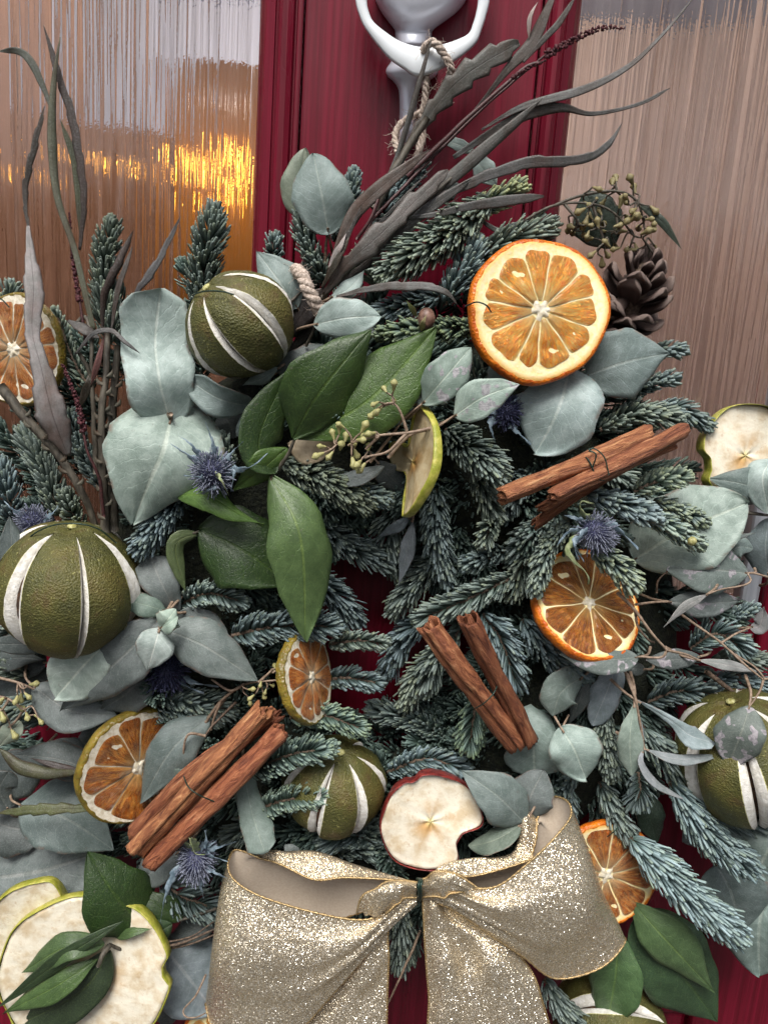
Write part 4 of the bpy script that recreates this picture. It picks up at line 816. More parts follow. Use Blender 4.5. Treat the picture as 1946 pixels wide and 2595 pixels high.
euc('eucalyptus cluster with a budded pale tip right of the left dried lime', ('I', 960, 690, 8), [
    ('I', [(1060, 590, 7), (980, 440, 7.8), (900, 255, 7.2)], 235, 'round', GREY, dict(cup=.1, wave=.08, wprof=[(0, .25), (.2, .55), (.5, .8), (.75, 1), (.92, .8), (1, .1)])),
    ('I', [(1000, 590, 8), (870, 550, 8.4), (735, 520, 8)], 140, 'oval', (.12, .17, .14), dict(roll=-15)),
    ('I', [(960, 640, 8.4), (720, 880, 9.2), (365, 1190, 8.2)], 330, 'ovate', GREY, dict(cup=.16, nv=24, wave=.04)),
    ('I', [(990, 700, 8.4), (1230, 800, 9), (1550, 1008, 8.2)], 300, 'ovate', (.15, .18, .172), dict(cup=.2, nv=24)),
    ('I', [(1050, 620, 7), (1230, 700, 7.2), (1400, 800, 7)], 220, 'ovate', GREY, dict(roll=-12)),
    ('I', [(690, 750, 8.4), (540, 880, 9.2), (330, 1115, 8.6)], 330, 'oval', (.40, .48, .43), dict(cup=.05, wave=.05, nv=22, wprof=[(0, .03), (.15, .5), (.4, .95), (.62, 1), (.82, .72), (.95, .3), (1, .02)])),
    ('I', [(870, 960, 7), (770, 1080, 7.4), (610, 1180, 7)], 260, 'ovate', GREY, {}),
    ('I', [(200, 1040, 7), (430, 1190, 7.4), (710, 1215, 7)], 240, 'ovate', GREY, dict(cup=.2)),
    ('I', [(960, 700, 9.4), (930, 800, 10), (888, 945, 9.6)], 215, 'ovate', (.36, .42, .40), dict(cup=.12, lobe=.05)),
    ('I', [(965, 695, 9.4), (1010, 640, 10.2), (1060, 575, 9.6)], 150, 'round', (.32, .40, .34), dict(cup=.4)),
    ('I', [(970, 690, 9.6), (1010, 670, 10.4), (1070, 620, 10)], 90, 'oval', (.30, .38, .32), dict(cup=.5, roll=40))],
    [('I', [(1000, 560, 7), (985, 630, 8.4), (955, 705, 9.4)], .0013, 'stem')])
euc('dark eucalyptus leaves cut by the left edge around the left lime', ('I', 60, 450, 6), [
    ('I', [(60, 470, 8.6), (75, 260, 9), (60, 20, 8.6)], 190, 'ovate', (.10, .125, .125), dict(cup=.15)),
    ('I', [(330, 815, 7.6), (150, 790, 8), (-60, 790, 7.6)], 120, 'oval', DARK, dict(roll=15)),
    ('I', [(-60, 900, 6), (110, 870, 6.4), (270, 880, 6)], 130, 'lance', DARK, {}), ('I', [(280, 900, 4.6), (120, 880, 5), (-60, 860, 4.6)], 230, 'round', DARK, {}), ('I', [(300, 1010, 4.2), (100, 1010, 4.6), (-70, 1030, 4.2)], 240, 'round', DARK, {})])
euc('huge overlapping grey eucalyptus leaves at the lower left edge', ('L', 700, 1000, 5), [
    ('L', [(-100, 1180, 5.0), (280, 1130, 5.6), (690, 1000, 5.2)], 560, 'round', GREY, dict(cup=.06, nv=26, nu=13)),
    ('L', [(130, 660, 5.6), (450, 750, 6.4), (800, 980, 6)], 420, 'ovate', (.12, .155, .148), dict(cup=.14, nv=24, nu=13)),
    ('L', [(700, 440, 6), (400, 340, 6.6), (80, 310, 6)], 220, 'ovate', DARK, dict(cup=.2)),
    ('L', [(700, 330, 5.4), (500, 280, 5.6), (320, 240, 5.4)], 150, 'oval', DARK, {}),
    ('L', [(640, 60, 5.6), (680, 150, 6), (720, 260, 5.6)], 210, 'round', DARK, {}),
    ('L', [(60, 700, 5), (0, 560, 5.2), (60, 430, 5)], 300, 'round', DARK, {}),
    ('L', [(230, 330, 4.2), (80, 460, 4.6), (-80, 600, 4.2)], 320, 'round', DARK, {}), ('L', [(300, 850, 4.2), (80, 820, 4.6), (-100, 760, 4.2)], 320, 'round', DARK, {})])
euc('dark grey eucalyptus leaves lying between the left orange slice and cinnamon', ('L', 1460, 60, 6), [
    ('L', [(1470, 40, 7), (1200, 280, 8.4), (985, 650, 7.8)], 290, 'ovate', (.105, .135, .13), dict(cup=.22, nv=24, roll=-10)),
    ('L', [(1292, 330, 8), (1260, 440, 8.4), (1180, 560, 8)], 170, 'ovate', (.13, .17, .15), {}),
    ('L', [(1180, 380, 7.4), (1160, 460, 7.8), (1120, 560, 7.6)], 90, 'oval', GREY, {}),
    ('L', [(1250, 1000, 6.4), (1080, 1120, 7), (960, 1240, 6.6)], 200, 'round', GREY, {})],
    [('L', [(1440, 180, 8), (1330, 165, 8.4), (1290, 260, 8.4), (1292, 340, 8.2)], .0009, 'stem'), ('L', [(1659, -60, 7), (1500, 100, 7.6), (1440, 180, 8)], .001, 'twig')])
euc('large bluish eucalyptus leaf left of the bow by the apple slices', ('L', 1200, 1700, 5), [
    ('L', [(1120, 1620, 6), (1280, 1820, 6.8), (1490, 2090, 6.2)], 470, 'round', BLUE, dict(cup=.1, nv=24)),
    ('L', [(1140, 1900, 5), (1180, 2040, 5.4), (1190, 2230, 5)], 270, 'ovate', DARK, {}),
    ('L', [(1540, 1450, 6), (1380, 1520, 6.2), (1160, 1600, 6)], 170, 'lance', DARK, {})])
euc('narrow grey-green leaf hanging upright onto the left bow loop', ('E', 1060, 380, 7), [
    ('E', [(1055, 380, 8.2), (1090, 560, 8.8), (1145, 738, 9.8)], 130, 'strap', (.165, .215, .19), dict(cup=.25, wprof=[(0, .2), (.15, .62), (.45, .8), (.75, 1), (.93, .9), (1, .2)])),
    ('E', [(1290, 770, 7.4), (1260, 730, 7.6), (1230, 700, 7.4)], 60, 'oval', GREY, {})])
euc('two large grey eucalyptus leaves below the biggest orange slice', ('D', 880, 130, 6), [
    ('D', [(870, 150, 6), (1040, 90, 6.8), (1235, 50, 6.2)], 290, 'ovate', (.155, .20, .195), dict(cup=.12, nv=24)),
    ('D', [(800, 130, 7), (750, 300, 8.2), (650, 485, 7.6)], 350, 'round', (.27, .34, .335), dict(cup=.08, nv=24, lobe=.03, roll=-8)),
    ('D', [(540, 90, 6), (500, 140, 6.4), (480, 210, 6)], 110, 'round', MID, {})])
euc('two spotted pale eucalyptus leaves on a tan twig in the centre', ('D', 100, 400, 8), [
    ('D', [(165, 270, 9.4), (260, 160, 10), (375, 25, 9.4)], 175, 'oval', (.22, .29, .25), dict(mat='euc_spot', cup=.1)),
    ('D', [(300, 325, 10), (430, 240, 10.8), (585, 185, 10.2)], 165, 'ovate', (.33, .42, .37), dict(mat='euc_spot', cup=.08)),
    ('D', [(130, 275, 9), (200, 255, 9.2), (280, 270, 9)], 50, 'lance', PALE, {})],
    [('D', [(20, 500, 9), (110, 405, 9.4), (220, 375, 9.8), (302, 322, 10)], .0010), ('D', [(80, 340, 9.2), (130, 295, 9.4), (170, 265, 9.4)], .0008), ('D', [(-60, 520, 8.8), (20, 420, 9), (80, 340, 9.2)], .0009)])
euc('twin dark narrow leaves hanging inside the top of the hole', ('D', 130, 690, 5), [
    ('D', [(115, 760, 5.4), (60, 800, 5.8), (-30, 850, 5.6)], 52, 'lance', (.10, .125, .14), dict(roll=20)),
    ('D', [(125, 770, 5.4), (100, 900, 6), (60, 1065, 5.8)], 66, 'lance', (.12, .14, .155), dict(roll=-20)),
    ('D', [(-30, 520, 5.6), (20, 580, 6), (90, 640, 5.6)], 110, 'oval', DARK, {}), ('C', [(1430, 590, 8.2), (1540, 590, 8.8), (1660, 540, 8.4)], 75, 'oval', GREY, dict(roll=15))],
    [('D', [(140, 660, 5), (125, 720, 5.2), (118, 780, 5.4)], .0008, 'twig')])
euc('huge pale eucalyptus leaf at the right behind the pale fir sprigs', ('J', 760, 870, 6), [
    ('J', [(720, 880, 6.2), (1050, 680, 7.2), (1520, 480, 6.4)], 560, 'round', (.27, .335, .30), dict(cup=.06, nv=28, nu=15, wave=.05)),
    ('J', [(880, 800, 6), (1200, 760, 6.6), (1570, 690, 6.2)], 120, 'lance', GREY, dict(roll=30)),
    ('J', [(1360, 830, 5.4), (1460, 790, 5.8), (1550, 800, 5.4)], 130, 'round', MID, {})])
euc('eucalyptus leaves at the right edge under the green apple slice', ('J', 1640, 420, 5), [
    ('J', [(1690, 430, 5.2), (1480, 350, 6), (1240, 310, 5.4)], 230, 'ovate', (.15, .195, .185), dict(cup=.2)),
    ('J', [(1680, 180, 5.6), (1620, 300, 6.4), (1660, 560, 6)], 220, 'round', PALE, dict(cup=.2)),
    ('J', [(1660, 990, 4.8), (1640, 800, 5.4), (1660, 590, 5)], 250, 'round', (.15, .19, .20), {})],
    [('J', [(1480, 545, 5.2), (1580, 555, 5.4), (1680, 570, 5.2)], .0014, 'stem_gr')])
euc('spotted grey eucalyptus leaves on bare twigs right of the tilted orange', ('J', 1660, 1000, 7), [
    ('J', [(1515, 975, 7.2), (1250, 950, 8), (945, 950, 7.4)], 310, 'oval', (.12, .15, .14), dict(mat='euc_spot', cup=.12, nv=24)),
    ('J', [(960, 1175, 7), (1190, 1190, 7.6), (1455, 1170, 7)], 180, 'oval', GREY, dict(mat='euc_spot', roll=-10)),
    ('J', [(1240, 1120, 8.6), (1080, 1210, 9), (925, 1355, 8.8)], 60, 'lance', (.24, .24, .235), dict(roll=25)),
    ('K', [(745, 45, 9.4), (460, 60, 10), (195, 20, 9.4)], 200, 'ovate', (.11, .135, .125), dict(mat='euc_spot', roll=-10)),
    ('K', [(1180, 40, 7.6), (980, 60, 8), (800, 60, 7.6)], 130, 'oval', DARK, dict(mat='euc_spot')),
    ('K', [(1160, 62, 8.4), (1380, 100, 8.8), (1620, 155, 8.4)], 66, 'lance', (.24, .25, .245), {}),
    ('J', [(1530, 1355, 6.6), (1600, 1340, 7), (1625, 1210, 7)], 105, 'ovate', (.22, .22, .225), dict(roll=20)),
    ('K', [(800, 130, 6.6), (720, 120, 7), (640, 100, 6.6)], 90, 'oval', DARK, {})],
    [('J', [(1660, 1005, 8), (1520, 975, 8.2), (1535, 1030, 8.4), (1480, 1065, 8.6), (1330, 1090, 8.7), (1235, 1125, 8.7)], .0007),
     ('J', [(600, 1110, 9), (720, 1230, 9.6), (850, 1400, 9.8), (945, 1515, 9.8)], .0011),
     ('J', [(730, 1195, 9.4), (850, 1180, 8.6), (960, 1175, 7.6)], .0008),
     ('J', [(725, 1240, 9.4), (750, 1350, 9.6), (820, 1440, 9.6), (860, 1460, 9.5)], .0009, 'twig'),
     ('K', [(945, 0, 9.8), (900, 45, 9.8), (740, 40, 9.6)], .0009), ('K', [(940, -5, 9.8), (1060, 20, 9.2), (1170, 58, 8.6)], .0009),
     ('J', [(1040, 1260, 7.6), (1300, 1440, 8), (1400, 1530, 8.2), (1560, 1630, 8.4), (1640, 1720, 9)], .0009, 'stem'), ('J', [(1320, 1470, 8), (1430, 1400, 7.6), (1540, 1355, 7)], .0008),
     ('J', [(880, 1110, 7), (890, 1030, 7.2), (950, 960, 7.4)], .0007, 'twig')])
euc('spotted dark leaf hanging before the right edge dried lime', ('K', 1620, 190, 8), [
    ('K', [(1528, 385, 10.2), (1470, 570, 11), (1375, 805, 10.4)], 285, 'oval', (.115, .14, .125), dict(mat='euc_spot', cup=.1, nv=22))],
    [('K', [(1380, -10, 9), (1500, 100, 9.6), (1625, 200, 9.8)], .0008), ('K', [(1625, 195, 9.8), (1600, 280, 10), (1528, 390, 10.2)], .0008), ('K', [(1625, 195, 9.8), (1680, 190, 9.8), (1720, 185, 9.8)], .0008)])
euc('forked eucalyptus twig with twisted slender leaves beside the right lime', ('K', 640, 110, 8), [
    ('K', [(745, 352, 9.6), (980, 490, 10), (1110, 590, 10.2), (1285, 645, 9.8)], 150, 'oval', (.26, .32, .335), dict(twist=120, roll=-10, wprof=[(0, .12), (.25, .30), (.45, .42), (.7, 1), (.9, .75), (1, .05)])),
    ('K', [(722, 372, 9.6), (690, 600, 10), (700, 872, 9.6)], 165, 'oval', (.25, .315, .27), dict(fold=-.35, cup=0, wprof=[(0, .1), (.25, .6), (.5, 1), (.8, .95), (1, .15)])),
    ('K', [(735, 380, 9.6), (755, 600, 9.7), (760, 830, 9.5)], 70, 'lance', (.26, .31, .34), dict(roll=30)),
    ('K', [(800, 692, 9.8), (1020, 755, 10.2), (1310, 735, 9.8)], 78, 'oval', (.20, .225, .235), dict(roll=35, twist=-50)),
    ('K', [(780, 690, 9.8), (770, 790, 10.2), (880, 930, 10.2), (1065, 1035, 9.8)], 62, 'oval', (.24, .26, .275), dict(roll=40))],
    [('K', [(620, 60, 8), (690, 230, 9.2), (735, 360, 9.6), (790, 690, 9.8)], .0010)])
euc('pale eucalyptus leaves hanging right of the upright cinnamon sticks', ('K', 215, 550, 7), [
    ('K', [(355, 190, 7.4), (210, 290, 8.2), (150, 450, 7.8)], 270, 'round', (.175, .22, .20), dict(roll=20, cup=.15)),
    ('K', [(410, 110, 6.6), (350, 310, 7), (260, 525, 6.6)], 130, 'lance', DARK, {}),
    ('K', [(600, 70, 7), (530, 280, 7.8), (425, 525, 7.4)], 200, 'ovate', BLUE, dict(cup=.25, wprof=[(0, .5), (.2, .8), (.5, 1), (.8, .8), (.95, .5), (1, .1)])),
    ('K', [(215, 550, 8.4), (300, 690, 9), (380, 890, 8.4)], 345, 'round', (.27, .345, .315), dict(cup=.1, wave=.1, lobe=.05)),
    ('F', [(590, 110, 7), (640, 240, 7.6), (650, 400, 7)], 235, 'round', (.19, .245, .225), dict(cup=.12, wprof=[(0, .4), (.2, .75), (.6, .95), (.85, 1), (.97, .7), (1, .1)]))],
    [('K', [(200, 590, 7.8), (225, 520, 8.2), (260, 450, 7.4)], .0009, 'stem')])
euc('grey eucalyptus leaves fanned between the red rimmed apple and the bow', ('F', 600, 610, 7), [
    ('F', [(608, 605, 8.4), (490, 490, 9), (335, 380, 8.4)], 200, 'ovate', (.155, .195, .185), dict(cup=.1, nv=22)),
    ('F', [(615, 605, 7.8), (630, 500, 8), (690, 375, 7.6)], 190, 'oval', GREY, dict(cup=.15)),
    ('F', [(590, 615, 8.4), (480, 680, 8.8), (362, 705, 8.2)], 110, 'oval', (.13, .165, .13), dict(roll=-30)),
    ('F', [(590, 605, 8), (530, 630, 8), (470, 630, 7.6)], 70, 'oval', MID, {})],
    [('F', [(660, 520, 7.9), (610, 605, 8.4), (585, 625, 8.5)], .0009, 'stem')])
euc('round pale eucalyptus leaves at the lower right edge over red paint', ('F', 1640, 900, 5), [
    ('F', [(1660, 880, 5.4), (1620, 1050, 6), (1620, 1270, 5.4)], 270, 'round', (.20, .265, .245), dict(cup=.15, wave=.1)),
    ('F', [(1720, 640, 5.6), (1650, 740, 6.2), (1590, 880, 5.8)], 250, 'round', (.235, .30, .275), {}),
    ('F', [(1430, 780, 5.8), (1500, 910, 6.4), (1540, 1075, 6)], 260, 'round', (.135, .175, .17), {}),
    ('F', [(1460, 590, 5), (1380, 640, 5.4), (1290, 690, 5)], 120, 'oval', GREY, {}),
    ('F', [(1560, 640, 5.2), (1480, 680, 5.6), (1400, 740, 5.4)], 80, 'lance', MID, {}),
    ('F', [(1140, 480, 5), (1150, 590, 5.4), (1180, 690, 5)], 110, 'ovate', (.03, .055, .035), {})])

# ================================================================== glossy green leafy sprigs
def leafy(label, loc, leaves, stems=()):
    th = thing('glossy_leaf_sprig', label, 'leafy sprig', pt(*loc), 'glossy green leaf sprigs')
    for L in leaves:
        t, P, wd, sh, cl = L[:5]; kw = dict(L[5]) if len(L) > 5 else {}; kw.setdefault('teeth', 0); kw.setdefault('nv', 26); kw.setdefault('nu', 13); leaf(th, t, P, wd, sh, kw.pop('mat', 'green'), cl, **kw)
    for S in stems: stemtube(th, S[0], S[1], S[2], S[3])
GD, GM, GL, GU = (.018, .042, .009), (.050, .098, .018), (.062, .108, .036), (.10, .16, .05)
leafy('large glossy green leaves spreading up right in the wreath centre', ('V', 640, 950, 8), [
    ('V', [(632, 950, 9.4), (690, 850, 10.4), (800, 712, 9.6)], 165, 'ovate', (.026, .056, .011), dict(cup=.10, fold=-.22, roll=-12, wprof=[(0, .04), (.15, .55), (.3, .88), (.45, 1), (.62, .86), (.8, .5), (.92, .2), (1, .0)])),
    ('V', [(645, 948, 9), (800, 860, 9.6), (944, 704, 9)], 160, 'ovate', GM, dict(cup=.08, roll=12, wprof=[(0, .04), (.15, .45), (.35, .85), (.5, 1), (.68, .84), (.85, .42), (.95, .15), (1, .0)])),
    ('C', [(1190, 570, 8.6), (1120, 430, 9), (1255, 115, 8.6)], 200, 'ovate', GD, dict(cup=.1, roll=-20)),
    ('C', [(1240, 460, 8.4), (1130, 560, 9), (1010, 640, 8.4)], 150, 'lance', GM, dict(roll=30))],
    [('V', [(590, 1030, 8), (620, 985, 8.8), (640, 945, 9.2)], .0014, 'stem_gr')])
leafy('glossy green leaves hanging over the upper left of the hole', ('C', 1170, 590, 7), [
    ('C', [(1170, 585, 8.6), (1300, 850, 10.2), (1322, 1298, 9.4)], 275, 'ovate', (.072, .120, .042), dict(fold=-.32, cup=.05, roll=8, wprof=[(0, .08), (.12, .55), (.3, .92), (.5, 1), (.7, .82), (.88, .42), (1, .02)])),
    ('C', [(865, 815, 7.2), (1060, 910, 8), (1262, 1058, 7.4)], 350, 'ovate', GD, dict(cup=.08)),
    ('C', [(748, 662, 8), (900, 668, 9), (1010, 730, 9), (1140, 795, 8.4)], 120, 'lance', (.085, .16, .035), dict(roll=35, cup=.4, twist=50)),
    ('I', [(1195, 120, 7), (1060, 200, 7.6), (1115, 470, 7.4)], 110, 'ovate', (.085, .115, .05), dict(roll=25, cup=.3))],
    [('C', [(1190, 560, 8.4), (1175, 580, 8.6), (1170, 600, 8.7)], .0012, 'twig'), ('C', [(870, 820, 7.2), (800, 840, 7), (770, 860, 7)], .0008, 'stem_gr')])
leafy('dark glossy leaf standing above the stacked apple slices', ('E', 650, 1070, 6), [
    ('E', [(640, 1070, 8), (500, 920, 8.8), (378, 728, 8.2)], 260, 'ovate', GD, dict(cup=.15, fold=-.1)),
    ('L', [(1290, 1460, 7), (1120, 1370, 7.4), (950, 1250, 7)], 150, 'ovate', GD, {}),
    ('L', [(1210, 1500, 7.6), (1040, 1600, 8.2), (850, 1720, 7.8)], 180, 'ovate', (.024, .05, .02), dict(roll=20)),
    ('L', [(800, 1590, 8.6), (930, 1555, 9), (1070, 1530, 8.8)], 62, 'lance', GL, dict(roll=20))],
    [('L', [(1520, 1390, 6.6), (1300, 1460, 7), (1050, 1520, 7.8), (800, 1600, 8.4)], .0011, 'stem_gr')])
leafy('long folded green leaves crossing in front of the apple slices', ('L', 770, 1650, 8), [
    ('L', [(735, 1640, 9.4), (460, 1660, 10.2), (150, 1840, 9.4)], 160, 'ovate', (.055, .095, .035), dict(cup=.15, roll=-12)),
    ('L', [(865, 1475, 9.4), (480, 1720, 10.4), (-20, 2090, 9.8)], 105, 'lance', (.028, .05, .022), dict(roll=30)),
    ('L', [(690, 1740, 9.6), (400, 1930, 10.4), (20, 2130, 9.8)], 150, 'lance', (.055, .10, .03), dict(cup=.2)),
    ('L', [(775, 1680, 9), (560, 1980, 9.8), (20, 2260, 9.2)], 260, 'ovate', (.022, .036, .018), dict(cup=.15, roll=10))],
    [('L', [(1050, 1660, 7), (880, 1680, 8.4), (770, 1640, 9.2)], .0016, 'stem_gr'), ('L', [(770, 1650, 9.2), (720, 1720, 9.8), (690, 1800, 10)], .0018, 'stem_gr')])
leafy('pointed green leaves hanging right of the bow over red paint', ('F', 1080, 960, 6), [
    ('F', [(1060, 940, 7.4), (1230, 1130, 8.4), (1425, 1335, 7.6)], 175, 'lance', (.085, .145, .06), dict(cup=.1, fold=-.1, roll=-15)),
    ('F', [(1080, 1010, 6.4), (1260, 1230, 7.2), (1440, 1470, 6.4)], 290, 'ovate', (.030, .062, .028), dict(cup=.15)),
    ('F', [(1010, 1080, 7.4), (1000, 1260, 8.2), (960, 1490, 7.6)], 185, 'oval', (.06, .115, .045), dict(cup=.1))],
    [('F', [(980, 900, 6), (1020, 980, 7), (1070, 1000, 7.2)], .0014, 'stem_gr')])

# ================================================================== dried brown narrow leaves
BR, BG, BP, OL = (.115, .095, .08), (.13, .122, .112), (.19, .15, .13), (.105, .115, .06)
def dried(label, loc, leaves, stems=()):
    th = thing('dried_foliage', label, 'dried foliage', pt(*loc), 'dried narrow leaf sprays')
    for L in leaves:
        t, P, wd, cl = L[:4]; kw = dict(L[4]) if len(L) > 4 else {}; kw.setdefault('nu', 7); kw.setdefault('nv', 40)
        leaf(th, t, P, wd * (.70 if wd < 125 else .90), kw.pop('shape', 'blade'), 'grev', tuple(x * (.60 if x < .2 else 1) for x in cl), **kw)
    for S in stems: stemtube(th, S[0], S[1], S[2], S[3] if len(S) > 3 else 'stem_gr')
    return th
dried('fan of long brown strap leaves sweeping up right from the twine knot', ('H', 360, 1000, 5), [
    ('N', [(330, 1500, 4), (480, 1170, 3.8), (620, 700, 4.2), (742, 275, 4.4)], 58, (.125, .125, .118), dict(fold=-.3)),
    ('N', [(450, 1290, 3.6), (720, 870, 3.8), (1000, 570, 4.2), (1405, 325, 4)], 165, (.135, .128, .112), dict(teeth=7, tooth=.55, wprof=[(0, .25), (.3, .5), (.45, .85), (.7, 1), (.9, .85), (1, .3)])),
    ('N', [(750, 1200, 3.2), (1100, 800, 3.4), (1330, 510, 3.8), (1500, 320, 4), (1620, 60, 4.2), (1700, -120, 4.2)], 120, (.15, .125, .11), dict(twist=90, wprof=[(0, .2), (.35, .2), (.5, .5), (.65, .95), (.8, 1), (1, .3)])),
    ('N', [(1475, 300, 4), (1485, 130, 4.3), (1550, 5, 4.4)], 45, (.50, .40, .38), dict(shape='lance', roll=20)),
    ('B', [(600, 270, 4), (690, 170, 4.2), (760, 90, 4.2), (830, -20, 4.2)], 34, BG, {}),
    ('B', [(420, 560, 3.6), (600, 460, 4.2), (850, 390, 4.8), (1050, 290, 5.2), (1200, 150, 5.4), (1335, -10, 5.4)], 48, (.17, .165, .16), dict(wprof=[(0, .25), (.2, .8), (.4, 1), (.6, .6), (.8, .35), (1, .1)], roll=20)),
    ('B', [(300, 680, 3.4), (520, 540, 3.8), (680, 475, 4.2), (780, 465, 4.4), (900, 492, 4.6), (1100, 450, 4.8), (1235, 380, 4.8)], 62, (.125, .122, .118), dict(wprof=[(0, .4), (.3, .9), (.45, 1), (.6, .4), (.8, .28), (.95, .3), (1, .05)])),
    ('B', [(-60, 1020, 5), (200, 840, 5), (430, 650, 5.2), (685, 425, 5.2)], 75, (.15, .142, .13), dict(fold=-.2)),
    ('B', [(100, 920, 5), (350, 800, 5.4), (600, 710, 6), (850, 690, 6.2), (970, 620, 6.2), (1032, 525, 6)], 62, (.155, .15, .148), dict(teeth=5, tooth=.35)),
    ('B', [(-50, 950, 5.4), (200, 930, 6), (400, 885, 6.4), (690, 848, 6.2)], 60, (.14, .138, .135), dict(wprof=[(0, .2), (.3, .4), (.55, .8), (.75, 1), (.92, .8), (1, .2)])),
    ('H', [(420, 820, 6), (570, 480, 6.6), (780, 270, 6.8), (1045, 65, 6.4)], 120, BP, dict(wprof=[(0, .1), (.2, .5), (.45, 1), (.65, .95), (.85, .6), (1, .05)])),
    ('H', [(400, 940, 6.4), (560, 740, 7), (720, 600, 7), (900, 430, 6.6), (1150, 190, 5.6)], 130, (.175, .155, .142), dict(teeth=4, tooth=.5, wprof=[(0, .2), (.25, .75), (.45, 1), (.55, .7), (.75, .8), (.95, .5), (1, .1)])),
    ('H', [(480, 950, 6.6), (750, 893, 7.4), (1000, 890, 7.8), (1130, 920, 7.8), (1210, 1005, 7.4)], 72, (.19, .188, .182), dict(teeth=4, tooth=.4, roll=15)),
    ('H', [(360, 980, 6.4), (520, 650, 7), (635, 400, 6.8)], 42, (.06, .05, .045), {}),
    ('H', [(390, 900, 6.6), (470, 760, 7.2), (560, 590, 7)], 55, (.10, .085, .06), {}),
    ('H', [(430, 780, 6.8), (500, 650, 7.2), (545, 560, 7)], 60, (.45, .42, .42), dict(shape='lance', roll=30)),
    ('H', [(180, 1200, 5.4), (280, 1050, 6), (420, 900, 6)], 150, (.10, .085, .085), dict(roll=10)),
    ('H', [(200, 1290, 5), (330, 1120, 5.4), (420, 960, 5.6)], 110, (.055, .05, .05), {}),
    ('H', [(700, 700, 5.6), (1000, 450, 5.8), (1300, 240, 5.4)], 90, (.085, .08, .075), {}),
    ('B', [(350, 900, 4.4), (530, 1000, 4.8), (760, 870, 5)], 30, (.12, .125, .12), dict(shape='lance'))] + [('H', [(380, 950, 5.6), (380 + .45 * (x - 380) + b_, 950 + .5 * (y - 950), 5.8), (x, y, h)], wd_, c_, dict(shape='lance')) for x, y, h, b_, wd_, c_ in ((900, 90, 4.6, -40, 30, (.09, .08, .07)), (1010, 260, 5.4, 20, 34, (.13, .11, .1)), (820, 210, 6, -30, 28, (.07, .06, .05)), (1130, 100, 4.4, 10, 30, (.11, .1, .09)), (1250, 330, 5.6, 40, 32, (.12, .11, .1)), (1350, 60, 4, 20, 30, (.1, .09, .08)), (690, 330, 6.4, -20, 26, (.08, .07, .06)), (1480, 240, 5, 60, 30, (.12, .115, .11)))],
    [('H', [(250, 1180, 5), (420, 930, 6.2), (800, 560, 6), (1150, 260, 5), (1300, 80, 4.2)], .0016), ('H', [(330, 1050, 5.4), (500, 800, 6), (660, 560, 6), (770, 265, 5.4)], .0012, 'maroon_stem'),
     ('N', [(300, 1600, 4.4), (520, 1180, 4), (700, 900, 4)], .0030, 'stem_gr'), ('H', [(600, 610, 6.6), (690, 470, 6.8), (770, 265, 6.4)], .0010, 'maroon_stem')])
